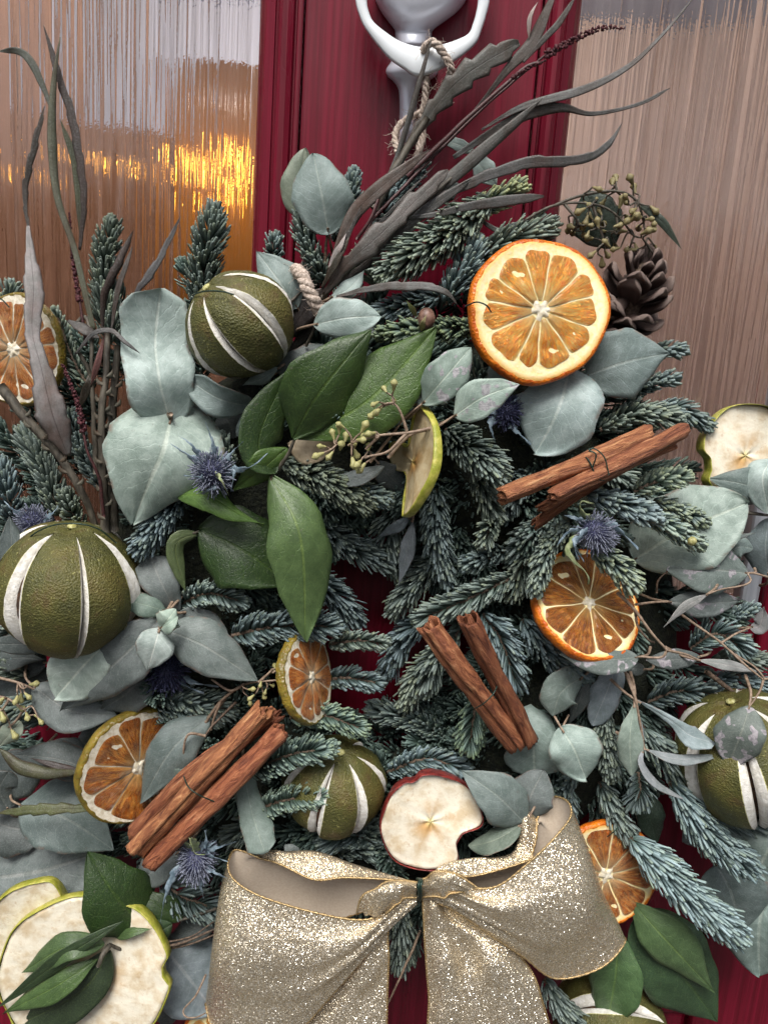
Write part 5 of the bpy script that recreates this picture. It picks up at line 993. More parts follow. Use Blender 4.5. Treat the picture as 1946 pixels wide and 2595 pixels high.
dried('clump of upright dark thorny stems and narrow leaves on the left', ('M', 740, 2200, 6), [
    ('M', [(480, 1680, 8), (370, 1380, 9), (290, 1050, 9), (230, 800, 8.6), (240, 500, 8), (215, 250, 7.4), (200, 60, 7)], 215, (.235, .215, .212), dict(nv=64, teeth=9, tooth=.22, cup=.2, wprof=[(0, .2), (.1, .75), (.22, 1), (.38, .6), (.5, .45), (.62, .55), (.75, .58), (.88, .3), (1, .1)])),
    ('A', [(125, 1000, 6.8), (110, 830, 6.6), (145, 650, 6.4), (197, 450, 6.2)], 34, (.075, .058, .045), dict(teeth=5, tooth=.6)),
    ('A', [(405, 1430, 6), (330, 1100, 6), (250, 850, 6), (225, 600, 6), (235, 350, 6), (262, 160, 6)], 48, (.15, .155, .10), dict(nv=50, fold=-.25, wprof=[(0, .6), (.4, .7), (.65, 1), (.85, .6), (1, .1)])),
    ('A', [(345, 1080, 5.6), (362, 850, 5.6), (315, 520, 5.6), (255, 330, 5.6), (190, 108, 5.6)], 46, (.065, .048, .042), dict(nv=50, teeth=8, tooth=.35, roll=15)),
    ('A', [(350, 1020, 5.4), (330, 730, 5.4), (262, 515, 5.6)], 42, OL, {}),
    ('A', [(222, 470, 5.6), (190, 380, 5.6), (130, 260, 5.8), (75, 220, 5.8), (-10, 222, 5.8)], 38, (.14, .15, .12), {}),
    ('M', [(720, 800, 7), (735, 540, 7.4), (830, 330, 7.6), (940, 88, 7.4)], 74, (.085, .058, .050), dict(cup=.6, teeth=5, tooth=.3)),
    ('M', [(780, 800, 7.2), (830, 500, 7.6), (932, 205, 7.6)], 52, (.17, .15, .14), dict(roll=20)),
    ('M', [(865, 780, 7.4), (960, 530, 8), (1100, 330, 8), (1268, -5, 7.6)], 78, (.15, .145, .15), dict(teeth=5, tooth=.45, wprof=[(0, .15), (.3, .5), (.5, 1), (.6, .75), (.85, .55), (1, .05)])),
    ('M', [(530, 960, 7.8), (650, 820, 8.4), (780, 795, 8.6), (880, 875, 8.8), (985, 955, 8.6)], 46, (.125, .12, .118), dict(roll=20)),
    ('M', [(480, 720, 6), (590, 780, 6.4), (700, 850, 6.2)], 110, (.10, .095, .09), dict(roll=30)),
    ('M', [(640, 1180, 8), (690, 1020, 8.4), (740, 800, 8.2)], 60, (.23, .17, .155), dict(roll=-20, shape='lance')),
    ('M', [(840, 950, 7), (920, 850, 7.2), (940, 720, 7)], 90, (.07, .065, .062), {}),
    ('M', [(560, 1330, 7), (620, 1180, 7.4), (640, 1090, 7.2)], 80, (.09, .08, .055), {})],
    [('M', [(0, 1180, 8), (150, 1370, 8), (400, 1650, 7.8), (560, 1900, 7.6), (690, 2200, 7)], .0031), ('M', [(745, 2230, 7.4), (715, 1500, 8), (745, 1100, 7.8), (760, 800, 7.2)], .0027),
     ('M', [(800, 2200, 6.8), (785, 1600, 7.2), (800, 1200, 7.2), (835, 900, 7)], .0032), ('M', [(680, 1800, 7), (640, 1150, 7.2), (560, 950, 7.4)], .0018), ('M', [(520, 780, 5.4), (600, 700, 5.4), (640, 820, 6), (650, 1200, 6.4)], .0016)])
thn = bpy.data.objects[[o.name for o in bpy.data.objects if o.name.startswith('dried_foliage')][-1]]
k = 0
for (x0, y0, x1, y1, hh) in ((745, 2150, 715, 1500, 8.2), (715, 1500, 745, 1100, 8), (790, 1900, 785, 1550, 7.6), (150, 1370, 560, 1900, 8.2), (785, 1550, 815, 1100, 7.6)):
    for q in np.linspace(.05, .95, 7):
        p = pt('M', x0 + (x1 - x0) * q, y0 + (y1 - y0) * q, hh); s = 1 if k % 2 else -1; k += 1
        P = np.array([p, p + np.array([s * .0034, -.001, .0015]), p + np.array([s * .0042, -.0012, .0046])]); leaf(thn, 'P', P, .0026, 'lance', 'grev', (.13, .12, .09), name='thorn', world=True, nu=3, nv=7, cup=.4)
dried('olive serrated leaf and curled olive leaf at the lower left edge', ('L', 770, 690, 6), [
    ('L', [(775, 690, 7.6), (450, 690, 8.4), (200, 700, 8.4), (-20, 722, 8)], 92, (.105, .12, .035), dict(teeth=6, tooth=.45)),
    ('L', [(560, 430, 7), (330, 440, 7.8), (130, 400, 7.8), (-20, 260, 7.2)], 120, (.085, .085, .035), dict(cup=.5, roll=10, twist=60)),
    ('L', [(650, 450, 6.8), (430, 400, 7.2), (200, 330, 7)], 70, (.06, .035, .03), dict(shape='lance'))])

# ================================================================== maroon flower stems
def maroon(label, t, stem_, flower, n, sp, r=.0011):
    Q = pts(t, stem_); o = thing('maroon_flower_stem', label, 'flower stem', Q[0], 'maroon flower spikes'); stemtube(o, t, stem_, r, 'maroon_stem')
    C = cr(pts(t, flower), n); T, S, N = ptframes(C); part = []
    for i in range(n):
        for k in range(4):
            a = rng.uniform(0, 6.28); d = S[i] * math.cos(a) + N[i] * math.sin(a); ta = 1 - .6 * i / n; v, f = uvs(C[i] + d * sp * ta * rng.uniform(.3, 1) + T[i] * rng.normal(0, .0006), .00105 * ta * rng.uniform(.7, 1.3), 6, 4); part.append((v, f))
    V, F = join(*part); mk('flower_spike', V, F, M['maroon'], o, kind='stuff')
maroon('maroon flower spike at the top right over the red stile edge', 'B', [(-60, 960, 5), (250, 640, 4.4), (500, 400, 4.4), (720, 220, 4.6)], [(700, 235, 4.6), (860, 150, 4.8), (960, 118, 4.8), (1030, 122, 4.8)], 40, .0022)
maroon('maroon forked stem lying along the brown strap leaves', 'B', [(100, 760, 4.6), (350, 520, 4.8), (600, 300, 4.8), (680, 272, 4.8)], [(560, 330, 4.8), (620, 295, 4.8), (690, 265, 4.8)], 12, .0010, .0016)
maroon('maroon spike hidden behind the tall olive stem on the left', 'M', [(600, 900, 5.6), (590, 760, 5.6), (540, 500, 5.4)], [(560, 600, 5.4), (515, 300, 5.4), (500, 100, 5.4), (488, -30, 5.4)], 50, .0012)
maroon('maroon spike drooping between the left dark stems', 'M', [(730, 2100, 8), (700, 1850, 8.4), (620, 1650, 8.6), (570, 1450, 8.6)], [(590, 1500, 8.6), (545, 1300, 8.8), (500, 1180, 8.8), (440, 1030, 8.6)], 46, .0018)

# ================================================================== dried fruit
def wires(o, *L):
    for w_ in L: ringwire(o, w_[0], w_[1], w_[2] if len(w_) > 2 else .00042)
o, *_ = orange('largest bright orange slice facing front at the upper right', 'P', (1369, 786, 8.6), 176, (.16, -.97, .16), 11, th=.0095, rot=.25, warp=.0016, pr=.86)
wires(o, ('H', [(1255, 1010, 9.2), (1320, 985, 9.8), (1380, 1005, 9.9), (1408, 1045, 9.6)]))
o, *_ = orange('reddish orange slice cut by the left edge of the picture', 'P', (36, 886, 5.8), 124, (-.20, -.97, .02), 12, 'flesh_red', 'rind_olive', 'pith_white', th=.0065, rot=.1, pr=.91)
wires(o, ('M', [(-10, 560, 6), (30, 590, 6.4), (70, 635, 6.4)]))
orange('tilted amber orange slice under the thistle at the right', 'P', (1491, 1528, 8.0), 143, (.20, -.76, .62), 9, 'flesh_dark', th=.0085, rot=.4, pr=.925, warp=.001, corew=.11)
orange('narrow orange slice seen nearly edge-on left of the hole', 'P', (788, 1716, 8.2), 116, (.88, -.36, .26), 10, 'flesh_red', 'rind_olive', 'pith_white', th=.006, pr=.92)
o, *_ = orange('dark orange slice with white rim behind the left cinnamon', 'P', (352, 1944, 7.4), 138, (.66, -.74, .06), 9, 'flesh_dark', 'rind_olive', 'pith_white', th=.0075, pr=.925, corew=.12)
wires(o, ('L', [(1090, 100, 8), (1130, 90, 8.6), (1165, 75, 8.4)]))
o, *_ = orange('orange slice half hidden behind the right bow loop', 'P', (1534, 2216, 7.4), 124, (.12, -.98, .10), 10, 'flesh_red', th=.006, pr=.935, rot=.2)
wires(o, ('F', [(965, 665, 8), (990, 645, 8.6), (1010, 625, 8.4)]))
orange('sliver of orange slice at the bottom edge left of the bow', 'P', (580, 2660, 7), 105, (-.2, -.97, .05), 10, th=.006)

o, c, r_ = lime('olive dried lime with diagonal slits at the upper left', 'P', (611, 824, 7.6), 131, (-.62, -.42, .66), [(-78, 7), (-26, 5), (24, 6.5), (74, 7), 130, -130])
wires(o, ('M', [(1340, 548, 8.6), (1440, 520, 10), (1560, 522, 10.6), (1640, 545, 10.8)]))
o, c, r_ = lime('large olive dried lime with white slits at the left', 'P', (177, 1488, 8.0), 163, (.10, -.12, 1), [(-47, 9.5), (11, 2.8), (60, 9), 112, 165, -100, -145], squash=.96)
wires(o, ('I', [(120, 230, 9), (200, 130, 9.8), (330, 72, 10), (480, 66, 10), (600, 100, 9.6), (700, 180, 9)]))
lime('small dark olive lime with open slits below the hole', 'P', (848, 1990, 6.6), 117, (.10, -.30, .95), [(-14, 8), (40, 7.5), (88, 6), (-68, 5), 140, -120], squash=.98)
o, *_ = lime('olive dried lime cut by the right edge behind a spotted leaf', 'P', (1878, 1916, 7.2), 145, (-.36, -.10, .92), [(-50, 9), (4, 9), (56, 9), 108, 160, -100, -150], squash=1.0)
wires(o, ('K', [(1380, 1140, 8), (1480, 1115, 9), (1580, 1060, 9.4), (1659, 1020, 9.4)]))
lime('olive dried lime at the bottom edge under the right bow loop', 'P', (1545, 2610, 6.0), 122, (.92, -.25, .30), [(36, 9), (-20, 8), (88, 8), 140, -80, -140])

apple('green rimmed apple slice seen edge-on above the hole', 'D', (118, 520, 8.2), 250, (-.955, -.29, .05), [(126, 34, .70), (234, 34, .70)], warp=.003, tone=(.74, .66, .50), sw=.0011, th=.0028)
apple('green rimmed apple slice at the right edge before the glass', 'J', (1500, 150, 4.6), 305, (.05, -.98, .15), [(196, 15, .18), (300, 20, .55)], warp=.002, sw=.0022)
apple('red rimmed apple slice with a bite above the bow', 'G', (853, 192, 8.4), 166, (.05, -.96, .20), [(335, 21, .36), (115, 7, .06)], 'skin_red', warp=.0018, th=.005, sw=.0018)
apple('rear green rimmed apple slice of the stacked lower left pair', 'L', (430, 1650, 8.0), 425, (.10, -.98, .10), [(72, 20, .42)], warp=.002, sw=.0018)
apple('front green rimmed apple slice of the stacked lower left pair', 'L', (600, 1870, 8.9), 485, (-.02, -.98, .12), [(12, 7, .10)], warp=.002, sw=.0016)

# ================================================================== cinnamon bundles
def bundle(label, loc):
    return thing('cinnamon_bundle', label, 'cinnamon bundle', pt(*loc), 'wired cinnamon bundles')
b = bundle('long cinnamon bundle with dark wire at the right above pale fir', ('D', 900, 560, 9))
quill(b, 'D', [(505, 668, 10.6), (830, 545, 10), (1138, 402, 8.8)], 50, (1.15, 1.2, 1.15), start=40, seed=1)
quill(b, 'D', [(725, 672, 10.8), (1000, 540, 10), (1292, 390, 8.6)], 44, (1, .98, .98), start=55, seed=2)
quill(b, 'D', [(678, 728, 8.8), (900, 600, 8.9), (1250, 440, 8.6)], 32, (.9, .85, .85), start=120, seed=3)
quill(b, 'D', [(655, 792, 8.0), (840, 660, 8.2), (1150, 480, 8.2)], 30, (.9, .85, .85), start=60, seed=4)
wires(b, ('D', [(850, 500, 9.6), (880, 510, 10.4), (920, 590, 10.6), (950, 600, 10.4)]), ('D', [(880, 480, 9.8), (905, 463, 10.4), (950, 500, 10.6), (970, 575, 10.6)]), ('D', [(900, 545, 10.7), (915, 490, 10.9), (885, 470, 10.7), (905, 460, 10.7)]))
b = bundle('pair of cinnamon sticks standing nearly upright right of the hole', ('D', 400, 1400, 8))
quill(b, 'P', [(1078, 1586, 9.8), (1180, 1725, 9.4), (1304, 1888, 8.4)], 34, (.92, .85, .82), start=75, seed=5, wob=.06)
quill(b, 'P', [(1180, 1566, 10.2), (1250, 1710, 9.4), (1340, 1880, 8.2)], 32, (.66, .58, .56), start=60, seed=6, wob=.08)
wires(b, ('F', [(395, 110, 9.4), (430, 90, 10.3), (470, 50, 10.3), (490, 10, 9.8)]))
b = bundle('reddish cinnamon bundle at the left above the lower thistle', ('E', 860, 450, 9))
quill(b, 'P', [(350, 2154, 9.6), (500, 1990, 10.2), (672, 1800, 9.4)], 30, (1.22, 1.28, 1.2), start=70, seed=7, wob=.08)
quill(b, 'P', [(388, 2184, 9.6), (560, 2010, 10.0), (716, 1852, 9.2)], 30, (1.05, .92, .9), start=30, seed=8)
quill(b, 'P', [(336, 2106, 8.6), (480, 1960, 8.8), (690, 1810, 8.6)], 24, (.95, .9, .9), start=210, seed=9)
quill(b, 'P', [(470, 2060, 8.4), (600, 1900, 8.6), (712, 1812, 8.6)], 14, (.6, .5, .5), start=10, seed=10)
wires(b, ('E', [(795, 405, 10), (815, 450, 11), (860, 485, 11.2), (935, 517, 10.6)]))

# ================================================================== thistles
thistle('blue thistle with spiky collar on the heart-shaped leaf', 'C', (920, 570, 9.6), 92, (.05, -.8, .6), [[(850, 520, 10), (735, 440, 10)], [(830, 450, 10), (770, 405, 9.8)], [(925, 460, 10), (888, 348, 10.2)], [(990, 490, 10), (1052, 432, 10)], [(1080, 545, 10.4), (1158, 485, 10.2)], [(870, 590, 10.6), (795, 580, 10.4)], [(1010, 560, 10), (1000, 650, 10)], [(950, 590, 11.6), (990, 665, 11.2)], [(930, 630, 10.4), (860, 660, 10)]], bmats={7: 'bract_green'})
thistle('violet blue thistle leaning over the tilted orange slice', 'J', (450, 690, 9.8), 135, (.5, -.7, -.4), [[(310, 720, 10), (250, 830, 10.2), (385, 980, 10.4), (398, 1055, 10)], [(260, 690, 10), (178, 780, 10)], [(350, 560, 10), (345, 470, 10.2), (440, 490, 10)], [(300, 760, 10.6), (370, 900, 10.6)], [(560, 640, 10), (700, 760, 10), (750, 810, 10)], [(330, 600, 10), (230, 570, 10)], [(360, 700, 11), (310, 800, 11), (330, 880, 10.8)]], bmats={0: 'bract_green', 2: 'bract_green'})
thistle('blue thistle peeking out above the left dried lime', 'C', (145, 785, 6.6), 72, (.1, -.8, .6), [[(60, 730, 7), (20, 690, 7)], [(230, 740, 7), (260, 700, 7)]], nfl=220)
thistle('shadowed indigo thistle under the budded eucalyptus tip', 'I', (1000, 945, 6.8), 125, (.1, -.9, -.3), [[(1130, 1040, 7), (1230, 1085, 7)], [(1160, 1010, 7), (1315, 1045, 7)], [(1100, 900, 7), (1200, 960, 7)]], 'thistle_dark')
thistle('blue thistle between the left cinnamon bundle and the bow', 'L', (1375, 1045, 9.4), 125, (.1, -.75, -.55), [[(1240, 1130, 9.8), (1160, 1320, 10), (1125, 1490, 9.8)], [(1400, 1200, 10), (1430, 1325, 9.8)], [(1500, 970, 10), (1659, 920, 10)], [(1500, 1030, 10), (1600, 1062, 10)], [(1480, 1120, 10), (1600, 1180, 9.8)], [(1280, 920, 10.2), (1200, 950, 10)], [(1440, 930, 10), (1440, 840, 10)], [(1340, 900, 11), (1370, 1000, 11.2), (1440, 1010, 11)], [(1480, 940, 10), (1530, 900, 10)]], bmats={5: 'bract_green', 7: 'bract_green'})
thistle('dark thistle under the spotted leaf beside the biggest orange', 'D', (530, 305, 7.2), 72, (.2, -.8, .5), [[(620, 275, 7.6), (720, 272, 7.6)], [(570, 380, 7.6), (640, 450, 7.4)], [(460, 350, 7.8), (480, 440, 7.6)], [(470, 310, 8), (430, 300, 8)], [(560, 260, 8), (595, 235, 8)]], 'thistle_dark')

# ================================================================== seeded buds
def seeded(label, t, loc, stems_, L, size, kind, nodes, leaves=(), stem='stem', r=.0010):
    o = thing('seeded_eucalyptus', label, 'seeded eucalyptus', pt(t, *loc), 'seeded eucalyptus twigs')
    for s in stems_: stemtube(o, t, s, r, stem)
    buds(o, t, L, size, kind, nodes, stem)
    for tl, P, wd, sh, cl in leaves: leaf(o, tl, P, wd, sh, 'euc', cl)
H5 = lambda L, h=5.2: [(x, y, h + rng.uniform(-.7, .7)) for x, y in L]
seeded('brown seeded eucalyptus twig arching over the pine cone', 'B', (430, 1060, 4.5), [[(430, 1060, 4.6), (600, 955, 5), (740, 885, 5.2), (900, 880, 5.4), (1000, 930, 5.4), (1080, 1020, 5.2)], [(740, 885, 5.2), (860, 840, 5.4), (1000, 825, 5.4), (1090, 870, 5.4), (1120, 960, 5.2)], [(900, 880, 5.3), (930, 980, 5.4), (950, 1050, 5.4)], [(780, 880, 5.2), (820, 930, 5.4), (840, 970, 5.4)], [(1000, 930, 5.3), (1010, 1000, 5.4)]],
    H5([(1005, 785), (985, 800), (1075, 800), (900, 808), (1085, 836), (1055, 866), (862, 872), (915, 862), (958, 858), (838, 962), (800, 966), (818, 1000), (885, 996), (948, 958), (996, 1048), (975, 1068), (952, 1082), (915, 1084), (1148, 890), (1128, 948), (1108, 1012), (1160, 1000), (1165, 1058), (1158, 1098), (1138, 1120), (1058, 1082), (1082, 1050), (900, 950), (925, 990), (858, 1000), (1040, 928), (1112, 938), (940, 1110), (1020, 1070), (990, 980), (880, 930), (1030, 850), (970, 830), (1100, 980), (1050, 1000), (830, 990), (870, 970), (940, 930), (960, 1000), (1015, 900), (1070, 930), (1090, 900), (905, 1030), (1140, 980), (1090, 1080), (870, 900), (1060, 960)]), 46, 'bud_b',
    [(860, 840, 5.4), (1000, 825, 5.4), (1090, 870, 5.4), (1120, 960, 5.2), (900, 880, 5.4), (930, 980, 5.4), (950, 1050, 5.4), (820, 930, 5.4), (840, 970, 5.4), (1000, 930, 5.4), (1010, 1000, 5.4), (1080, 1020, 5.2), (1130, 1050, 5.2)],
    [('B', [(870, 830, 4.4), (920, 950, 4.6), (985, 1075, 4.4)], 190, 'oval', (.028, .045, .03)), ('B', [(1090, 875, 5.4), (1200, 960, 5.6), (1288, 1082, 5.4)], 34, 'lance', (.04, .055, .04)), ('B', [(430, 1060, 4.6), (520, 1000, 5), (610, 945, 5)], 40, 'lance', (.07, .09, .08))], 'stem_gr')
seeded('yellow green seeded eucalyptus twig over the wreath centre', 'V', (1000, 870, 9.5), [[(935, 925, 10), (880, 935, 10.4), (820, 940, 10.6), (760, 955, 10.6)], [(880, 935, 10.4), (865, 890, 10.6), (850, 870, 10.6)], [(880, 935, 10.4), (840, 975, 10.6), (800, 985, 10.6)], [(820, 940, 10.6), (790, 970, 10.6)]],
    [(x, y, 10.6 + rng.uniform(-.4, .4)) for x, y in [(705, 965), (722, 950), (733, 938), (745, 925), (735, 972), (752, 962), (700, 978), (760, 985), (780, 995), (795, 975), (770, 950), (812, 935), (825, 880), (812, 885), (835, 848), (850, 845), (818, 868), (800, 940), (745, 955), (765, 970), (790, 1000), (848, 875), (720, 975), (780, 935)]], 26, 'bud_y',
    [(760, 955, 10.6), (790, 965, 10.6), (820, 940, 10.6), (850, 870, 10.6), (865, 890, 10.6), (800, 985, 10.6), (730, 958, 10.5)])
seeded('yellow green buds on a brown twig at the left edge', 'I', (0, 990, 7), [[(-30, 985, 7.4), (110, 1020, 7.6), (210, 1060, 7.4)], [(-30, 1100, 7.4), (60, 1120, 7.8), (150, 1180, 7.8)], [(60, 1120, 7.8), (20, 1180, 7.8)], [(150, 1180, 7.6), (90, 1260, 7.4), (40, 1300, 7.2)]],
    [(x, y, 7.9 + rng.uniform(-.3, .3)) for x, y in [(180, 1030), (130, 1082), (110, 1095), (100, 1150), (8, 1190), (205, 1212), (232, 1232), (30, 1110), (150, 1080), (160, 1200), (15, 1170), (70, 1300)]], 62, 'bud_y', [(110, 1020, 7.6), (60, 1120, 7.8), (150, 1180, 7.8), (20, 1180, 7.8)], [('I', [(130, 1250, 7), (60, 1330, 7.4), (0, 1400, 7)], 110, 'ovate', (.24, .28, .22))])
seeded('thin brown twig with few buds above the left cinnamon bundle', 'I', (1260, 1180, 7), [[(1210, 1300, 7), (1330, 1130, 7.6), (1470, 1030, 7.8), (1659, 1005, 7.8)], [(1470, 1030, 7.8), (1380, 1065, 8), (1270, 1000, 8)], [(1560, 1015, 7.8), (1640, 940, 8)], [(1330, 1130, 7.6), (1290, 1230, 7.4), (1270, 1300, 7.2)]],
    [(x, y, 8 + rng.uniform(-.3, .3)) for x, y in [(1640, 955), (1655, 935), (1500, 1110), (1570, 1010), (1600, 1055), (1530, 1090), (1620, 1030), (1490, 1060), (1580, 1075)]], 48, 'bud_y', [(1470, 1030, 7.8), (1560, 1015, 7.8), (1640, 960, 8), (1600, 1010, 7.8)])

# ================================================================== pine cone, brown bud, loose twigs
pc = pt('B', 1058, 1325, 4.0); cone = thing('pine_cone', 'brown pine cone tucked behind the biggest orange slice', 'pine cone', pc)
ax = nrm([.10, -.42, .9]); e1 = nrm(np.cross(ax, [0, -1, 0])); e2 = np.cross(ax, e1); s = mpp('B', pc); Hc, Wc = 390 * s, 165 * s
V, F = uvs((0, 0, 0), 1, 12, 10); V = pc + np.outer(V[:, 0] * Wc * .32, e1) + np.outer(V[:, 1] * Wc * .32, e2) + np.outer(V[:, 2] * Hc * .46, ax); mk('core', V, F, M['twig'], cone)
nu, nv = 7, 9; u = np.linspace(-1, 1, nu); v = np.linspace(0, 1, nv); U, Vv = np.meshgrid(u, v)
wd = np.interp(v, [0, .3, .7, .88, 1], [.22, .30, .50, .46, .16])[:, None]; thk = np.interp(v, [0, .6, .85, .95, 1], [.05, .06, .17, .15, .03])[:, None]
up = (.10 * (1 - U ** 2) + .34 * Vv ** 2); top = np.stack([U * wd, Vv, up + thk * .5 * (1 - U ** 2)], -1).reshape(-1, 3); bot = np.stack([U * wd, Vv, up - thk * .5 * (1 - .5 * U ** 2) - .02], -1).reshape(-1, 3)
Vs = np.vstack([top, bot]); Fs = grid_f(nu, nv) + grid_f(nu, nv, nu * nv, True); rim = list(range(nu)) + [i * nu + nu - 1 for i in range(1, nv)] + [(nv - 1) * nu + j for j in range(nu - 2, -1, -1)] + [i * nu for i in range(nv - 2, 0, -1)]
Fs += [(rim[k], rim[k] + nu * nv, rim[(k + 1) % len(rim)] + nu * nv, rim[(k + 1) % len(rim)]) for k in range(len(rim))]
sm = bpy.data.meshes.new('cone_scale'); sm.from_pydata(Vs.tolist(), [], Fs); sm.materials.append(M['cone']); sm.polygons.foreach_set('use_smooth', [True] * len(Fs))
UVs = np.vstack([np.stack([(U.ravel() + 1) / 2, Vv.ravel()], 1)] * 2); li = np.empty(len(sm.loops), np.int32); sm.loops.foreach_get('vertex_index', li); sm.uv_layers.new(name='UVMap').data.foreach_set('uv', UVs[li].astype(np.float32).ravel())
for i in range(54):
    q = (i + .5) / 54; a = i * 2.39996; z = (q - .5) * .92; rad = math.sqrt(max(0, 1 - (2 * z) ** 2 * .85)) * (.95 if q < .6 else 1.0); out = e1 * math.cos(a) + e2 * math.sin(a); tilt = R(-12 + 58 * q ** 1.6)
    y = nrm(out * math.cos(tilt) + ax * math.sin(tilt) + rng.normal(0, .20, 3)); x = nrm(np.cross(y, ax)); zz = np.cross(x, y); L = Wc * (.30 + .62 * rad) * (1.1 - .45 * q) * rng.uniform(.85, 1.12); Mx = Matrix(np.column_stack([x * L * .72, y * L, zz * L * 1.25]).tolist()).to_4x4(); Mx.translation = Vector((pc + ax * z * Hc * .92 + out * Wc * .18 * rad).tolist()); inst('scale', sm, cone, Mx)

ac = pt('H', 1020, 1085, 8.0); acn = thing('brown_bud', 'round brown bud in the green tipped fir left of the biggest orange', 'bud', ac); s = mpp('H', ac)
V, F = uvs((0, 0, 0), 52 * s, 18, 14, (1, 1, 1.25)); V = V * (1 + .06 * nz(V, 260, 1))[:, None]; mk('shell', ac + V, F, M['acorn'], acn)
leaf(acn, 'H', [(960, 1070, 8), (930, 1020, 8.6), (900, 975, 8.8)], 34, 'lance', 'green', (.22, .24, .09), name='bud_leaf'); leaf(acn, 'H', [(990, 1160, 9), (1000, 1110, 9.6), (1020, 1058, 9.6)], 34, 'lance', 'green', (.30, .25, .12), name='bud_leaf')

def twigs(label, t, L, mats='twig', name='bare_twig', cat='twig'):
    o = thing(name, label, cat, pt(t, *L[0][0][0]), 'bare twigs and tendrils')
    for P, r in L: stemtube(o, t, P, r, mats)
twigs('thin brown twigs crossing below the lower left thistle', 'L', [([(1040, 1660, 8), (1250, 1640, 8.4), (1540, 1520, 7.6)], .0011), ([(1060, 1680, 7.8), (1300, 1650, 8.2), (1560, 1550, 7.4)], .0009), ([(780, 1690, 8.4), (950, 1670, 8.4), (1060, 1650, 8)], .0014), ([(1100, 1640, 8), (1330, 1590, 8.2), (1500, 1480, 7.6)], .0007)])
twigs('curly tan tendril at the left of the bow', 'L', [([(1445, 1850, 10), (1380, 1990, 10.4), (1290, 2100, 10.4), (1310, 2150, 10.6), (1380, 2150, 10.8), (1440, 2120, 11)], .0007)], 'stem')
twigs('two dark straight twigs crossing behind the right edge lime', 'K', [([(1220, 140, 6), (1440, 310, 6.4), (1690, 500, 6.6)], .0018), ([(1440, 160, 5), (1570, 300, 5.2), (1690, 410, 5.2)], .0016)])
twigs('pale thin stalk between the tails of the bow', 'G', [([(815, 590, 8), (760, 720, 8.4), (690, 870, 8.6)], .0010)], 'stem')
dl = thing('dried_tan_leaf', 'tan papery dried leaf behind the yellow green buds', 'dried leaf', pt('C', 1250, 450, 7.6)); leaf(dl, 'C', [(1245, 445, 8), (1330, 470, 8.4), (1450, 440, 8)], 120, 'oval', 'dry_tan', (1, 1, 1))

# ================================================================== the bow
bow = thing('ribbon_bow', 'gold glitter ribbon bow with beige lining at the bottom', 'bow', pt('G', 812, 440, 9))
ribbon(bow, 'loop', 'G', [
    [(800, 485, 10.2), (797, 455, 10.7), (800, 425, 10.4)],
    [(690, 590, 10.6), (700, 535, 11.2), (715, 498, 10.8)],
    [(510, 800, 10.9), (570, 660, 11.6), (620, 548, 11.0)],
    [(330, 985, 10.9), (390, 740, 11.5), (455, 530, 10.8)],
    [(160, 1000, 10.6), (190, 700, 11.2), (245, 468, 10.5)],
    [(50, 945, 9.8), (75, 650, 10.2), (140, 400, 9.7)],
    [(22, 860, 8.8), (62, 600, 8.9), (116, 330, 8.8)],
    [(50, 850, 7.4), (105, 560, 7.5), (150, 288, 7.8)],
    [(220, 720, 6.8), (235, 480, 7.0), (262, 292, 8.0), (300, 345, 9.0)],
    [(390, 580, 6.7), (375, 430, 7.2), (410, 295, 8.4), (425, 402, 9.8)],
    [(560, 535, 7.6), (565, 440, 8.0), (575, 345, 8.9), (540, 395, 9.9)],
    [(740, 475, 9.2), (735, 435, 9.4), (745, 395, 9.8), (728, 405, 10.1)],
    [(800, 465, 9.8), (800, 440, 9.9), (800, 418, 10.1)]], front=-1, nu=30, nv=110, ripple=.0009, pleat=.0014)
ribbon(bow, 'loop', 'G', [
    [(825, 425, 10.4), (828, 450, 10.7), (825, 475, 10.2)],
    [(895, 395, 11.0), (915, 450, 11.4), (925, 505, 10.7)],
    [(1000, 432, 11.1), (1035, 505, 11.6), (1060, 595, 10.9)],
    [(1100, 425, 11.1), (1150, 530, 11.7), (1190, 690, 10.9)],
    [(1205, 345, 10.9), (1280, 530, 11.5), (1310, 772, 10.6)],
    [(1310, 245, 10.4), (1410, 480, 11.0), (1470, 728, 10.1)],
    [(1368, 168, 9.4), (1462, 400, 9.9), (1560, 632, 9.2)],
    [(1345, 115, 8.4), (1430, 330, 8.4), (1530, 600, 8.0)],
    [(1270, 122, 7.6), (1320, 300, 7.3), (1400, 540, 7.0)],
    [(1225, 300, 8.9), (1200, 150, 8.2), (1225, 300, 7.3), (1250, 450, 7.0)],
    [(1215, 325, 9.4), (1150, 300, 8.6), (1160, 370, 7.8), (1160, 430, 7.4)],
    [(1010, 390, 9.9), (1000, 318, 9.2), (1000, 375, 8.5), (1000, 430, 8.0)],
    [(900, 378, 10.2), (895, 345, 9.8), (900, 380, 9.2), (900, 410, 9.0)],
    [(830, 420, 10.1), (830, 435, 10), (830, 450, 9.9)]], front=-1, nu=30, nv=110, ripple=.0009, pleat=.0014, seed=3)
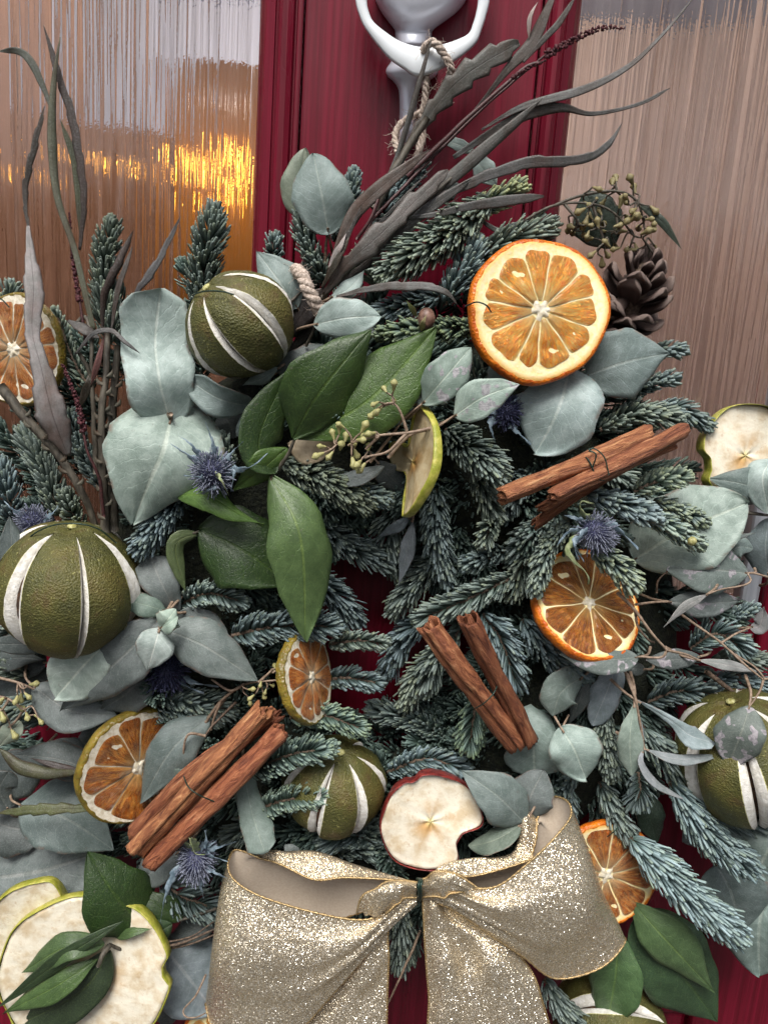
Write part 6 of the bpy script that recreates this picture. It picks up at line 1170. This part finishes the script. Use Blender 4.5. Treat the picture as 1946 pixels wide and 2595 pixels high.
ribbon(bow, 'tail', 'G', [
    [(822, 450, 10.3), (845, 458, 10.6), (870, 450, 10.3), (895, 470, 10.2)],
    [(828, 560, 10.4), (880, 530, 10.9), (930, 540, 10.2), (985, 540, 10.7)],
    [(838, 720, 10.6), (910, 700, 11.3), (985, 690, 10.5), (1060, 660, 11.0), (1190, 695, 10.4)],
    [(842, 880, 10.8), (920, 860, 11.5), (1010, 850, 10.9), (1120, 830, 11.3), (1262, 850, 10.6)],
    [(838, 1100, 11), (930, 1100, 11.6), (1040, 1100, 11.2), (1180, 1100, 11.5), (1330, 1090, 10.8)]], front=1, nu=34, nv=60, ripple=.0008, seed=5)
ribbon(bow, 'tail', 'G', [
    [(765, 478, 9.9), (780, 482, 10.1), (800, 478, 9.9)],
    [(620, 660, 9.8), (660, 610, 10.3), (705, 570, 10.0)],
    [(480, 800, 9.8), (590, 770, 10.4), (700, 700, 10.2)],
    [(400, 930, 9.9), (550, 910, 10.6), (694, 860, 10.4)],
    [(330, 1110, 10.2), (510, 1110, 10.9), (690, 1100, 10.6)]], front=1, nu=24, nv=50, ripple=.0008, seed=7)
ribbon(bow, 'knot', 'G', [
    [(585, 525, 10.6), (600, 520, 11.0), (640, 540, 11.2), (690, 525, 11.2)],
    [(600, 470, 11.0), (640, 460, 11.5), (680, 480, 11.8), (720, 500, 11.5)],
    [(650, 430, 11.2), (690, 420, 11.6), (730, 440, 11.7), (745, 480, 11.3)],
    [(720, 405, 11.0), (740, 415, 11.4), (760, 430, 11.4), (770, 470, 11.0)],
    [(805, 412, 10.6), (800, 425, 11.0), (800, 445, 11.0), (802, 470, 10.6)]], front=-1, nu=18, nv=30, ripple=.0004, pleat=.0008)
ribbon(bow, 'knot', 'G', [
    [(1020, 430, 11.6), (1000, 440, 11.6), (975, 445, 11.5)],
    [(950, 385, 11.7), (940, 410, 11.9), (925, 455, 11.8)],
    [(880, 368, 11.4), (885, 400, 11.9), (895, 470, 11.7)],
    [(840, 395, 10.9), (845, 425, 11.4), (850, 465, 11.2)],
    [(815, 405, 10.5), (812, 430, 11.0), (815, 470, 10.5)]], front=1, nu=16, nv=30, ripple=.0004, pleat=.0006)
C = cr(pts('G', [(808, 400, 10.6), (816, 405, 11.2), (812, 430, 11.5), (814, 460, 11.2), (808, 480, 10.6)]), 30)
V, F = join(tube(C + np.array([-.0007, 0, 0]), .0008, 7), tube(C + np.array([.0007, 0, 0]), .0008, 7)); mk('binding_wire', V, F, M['wire'], bow)
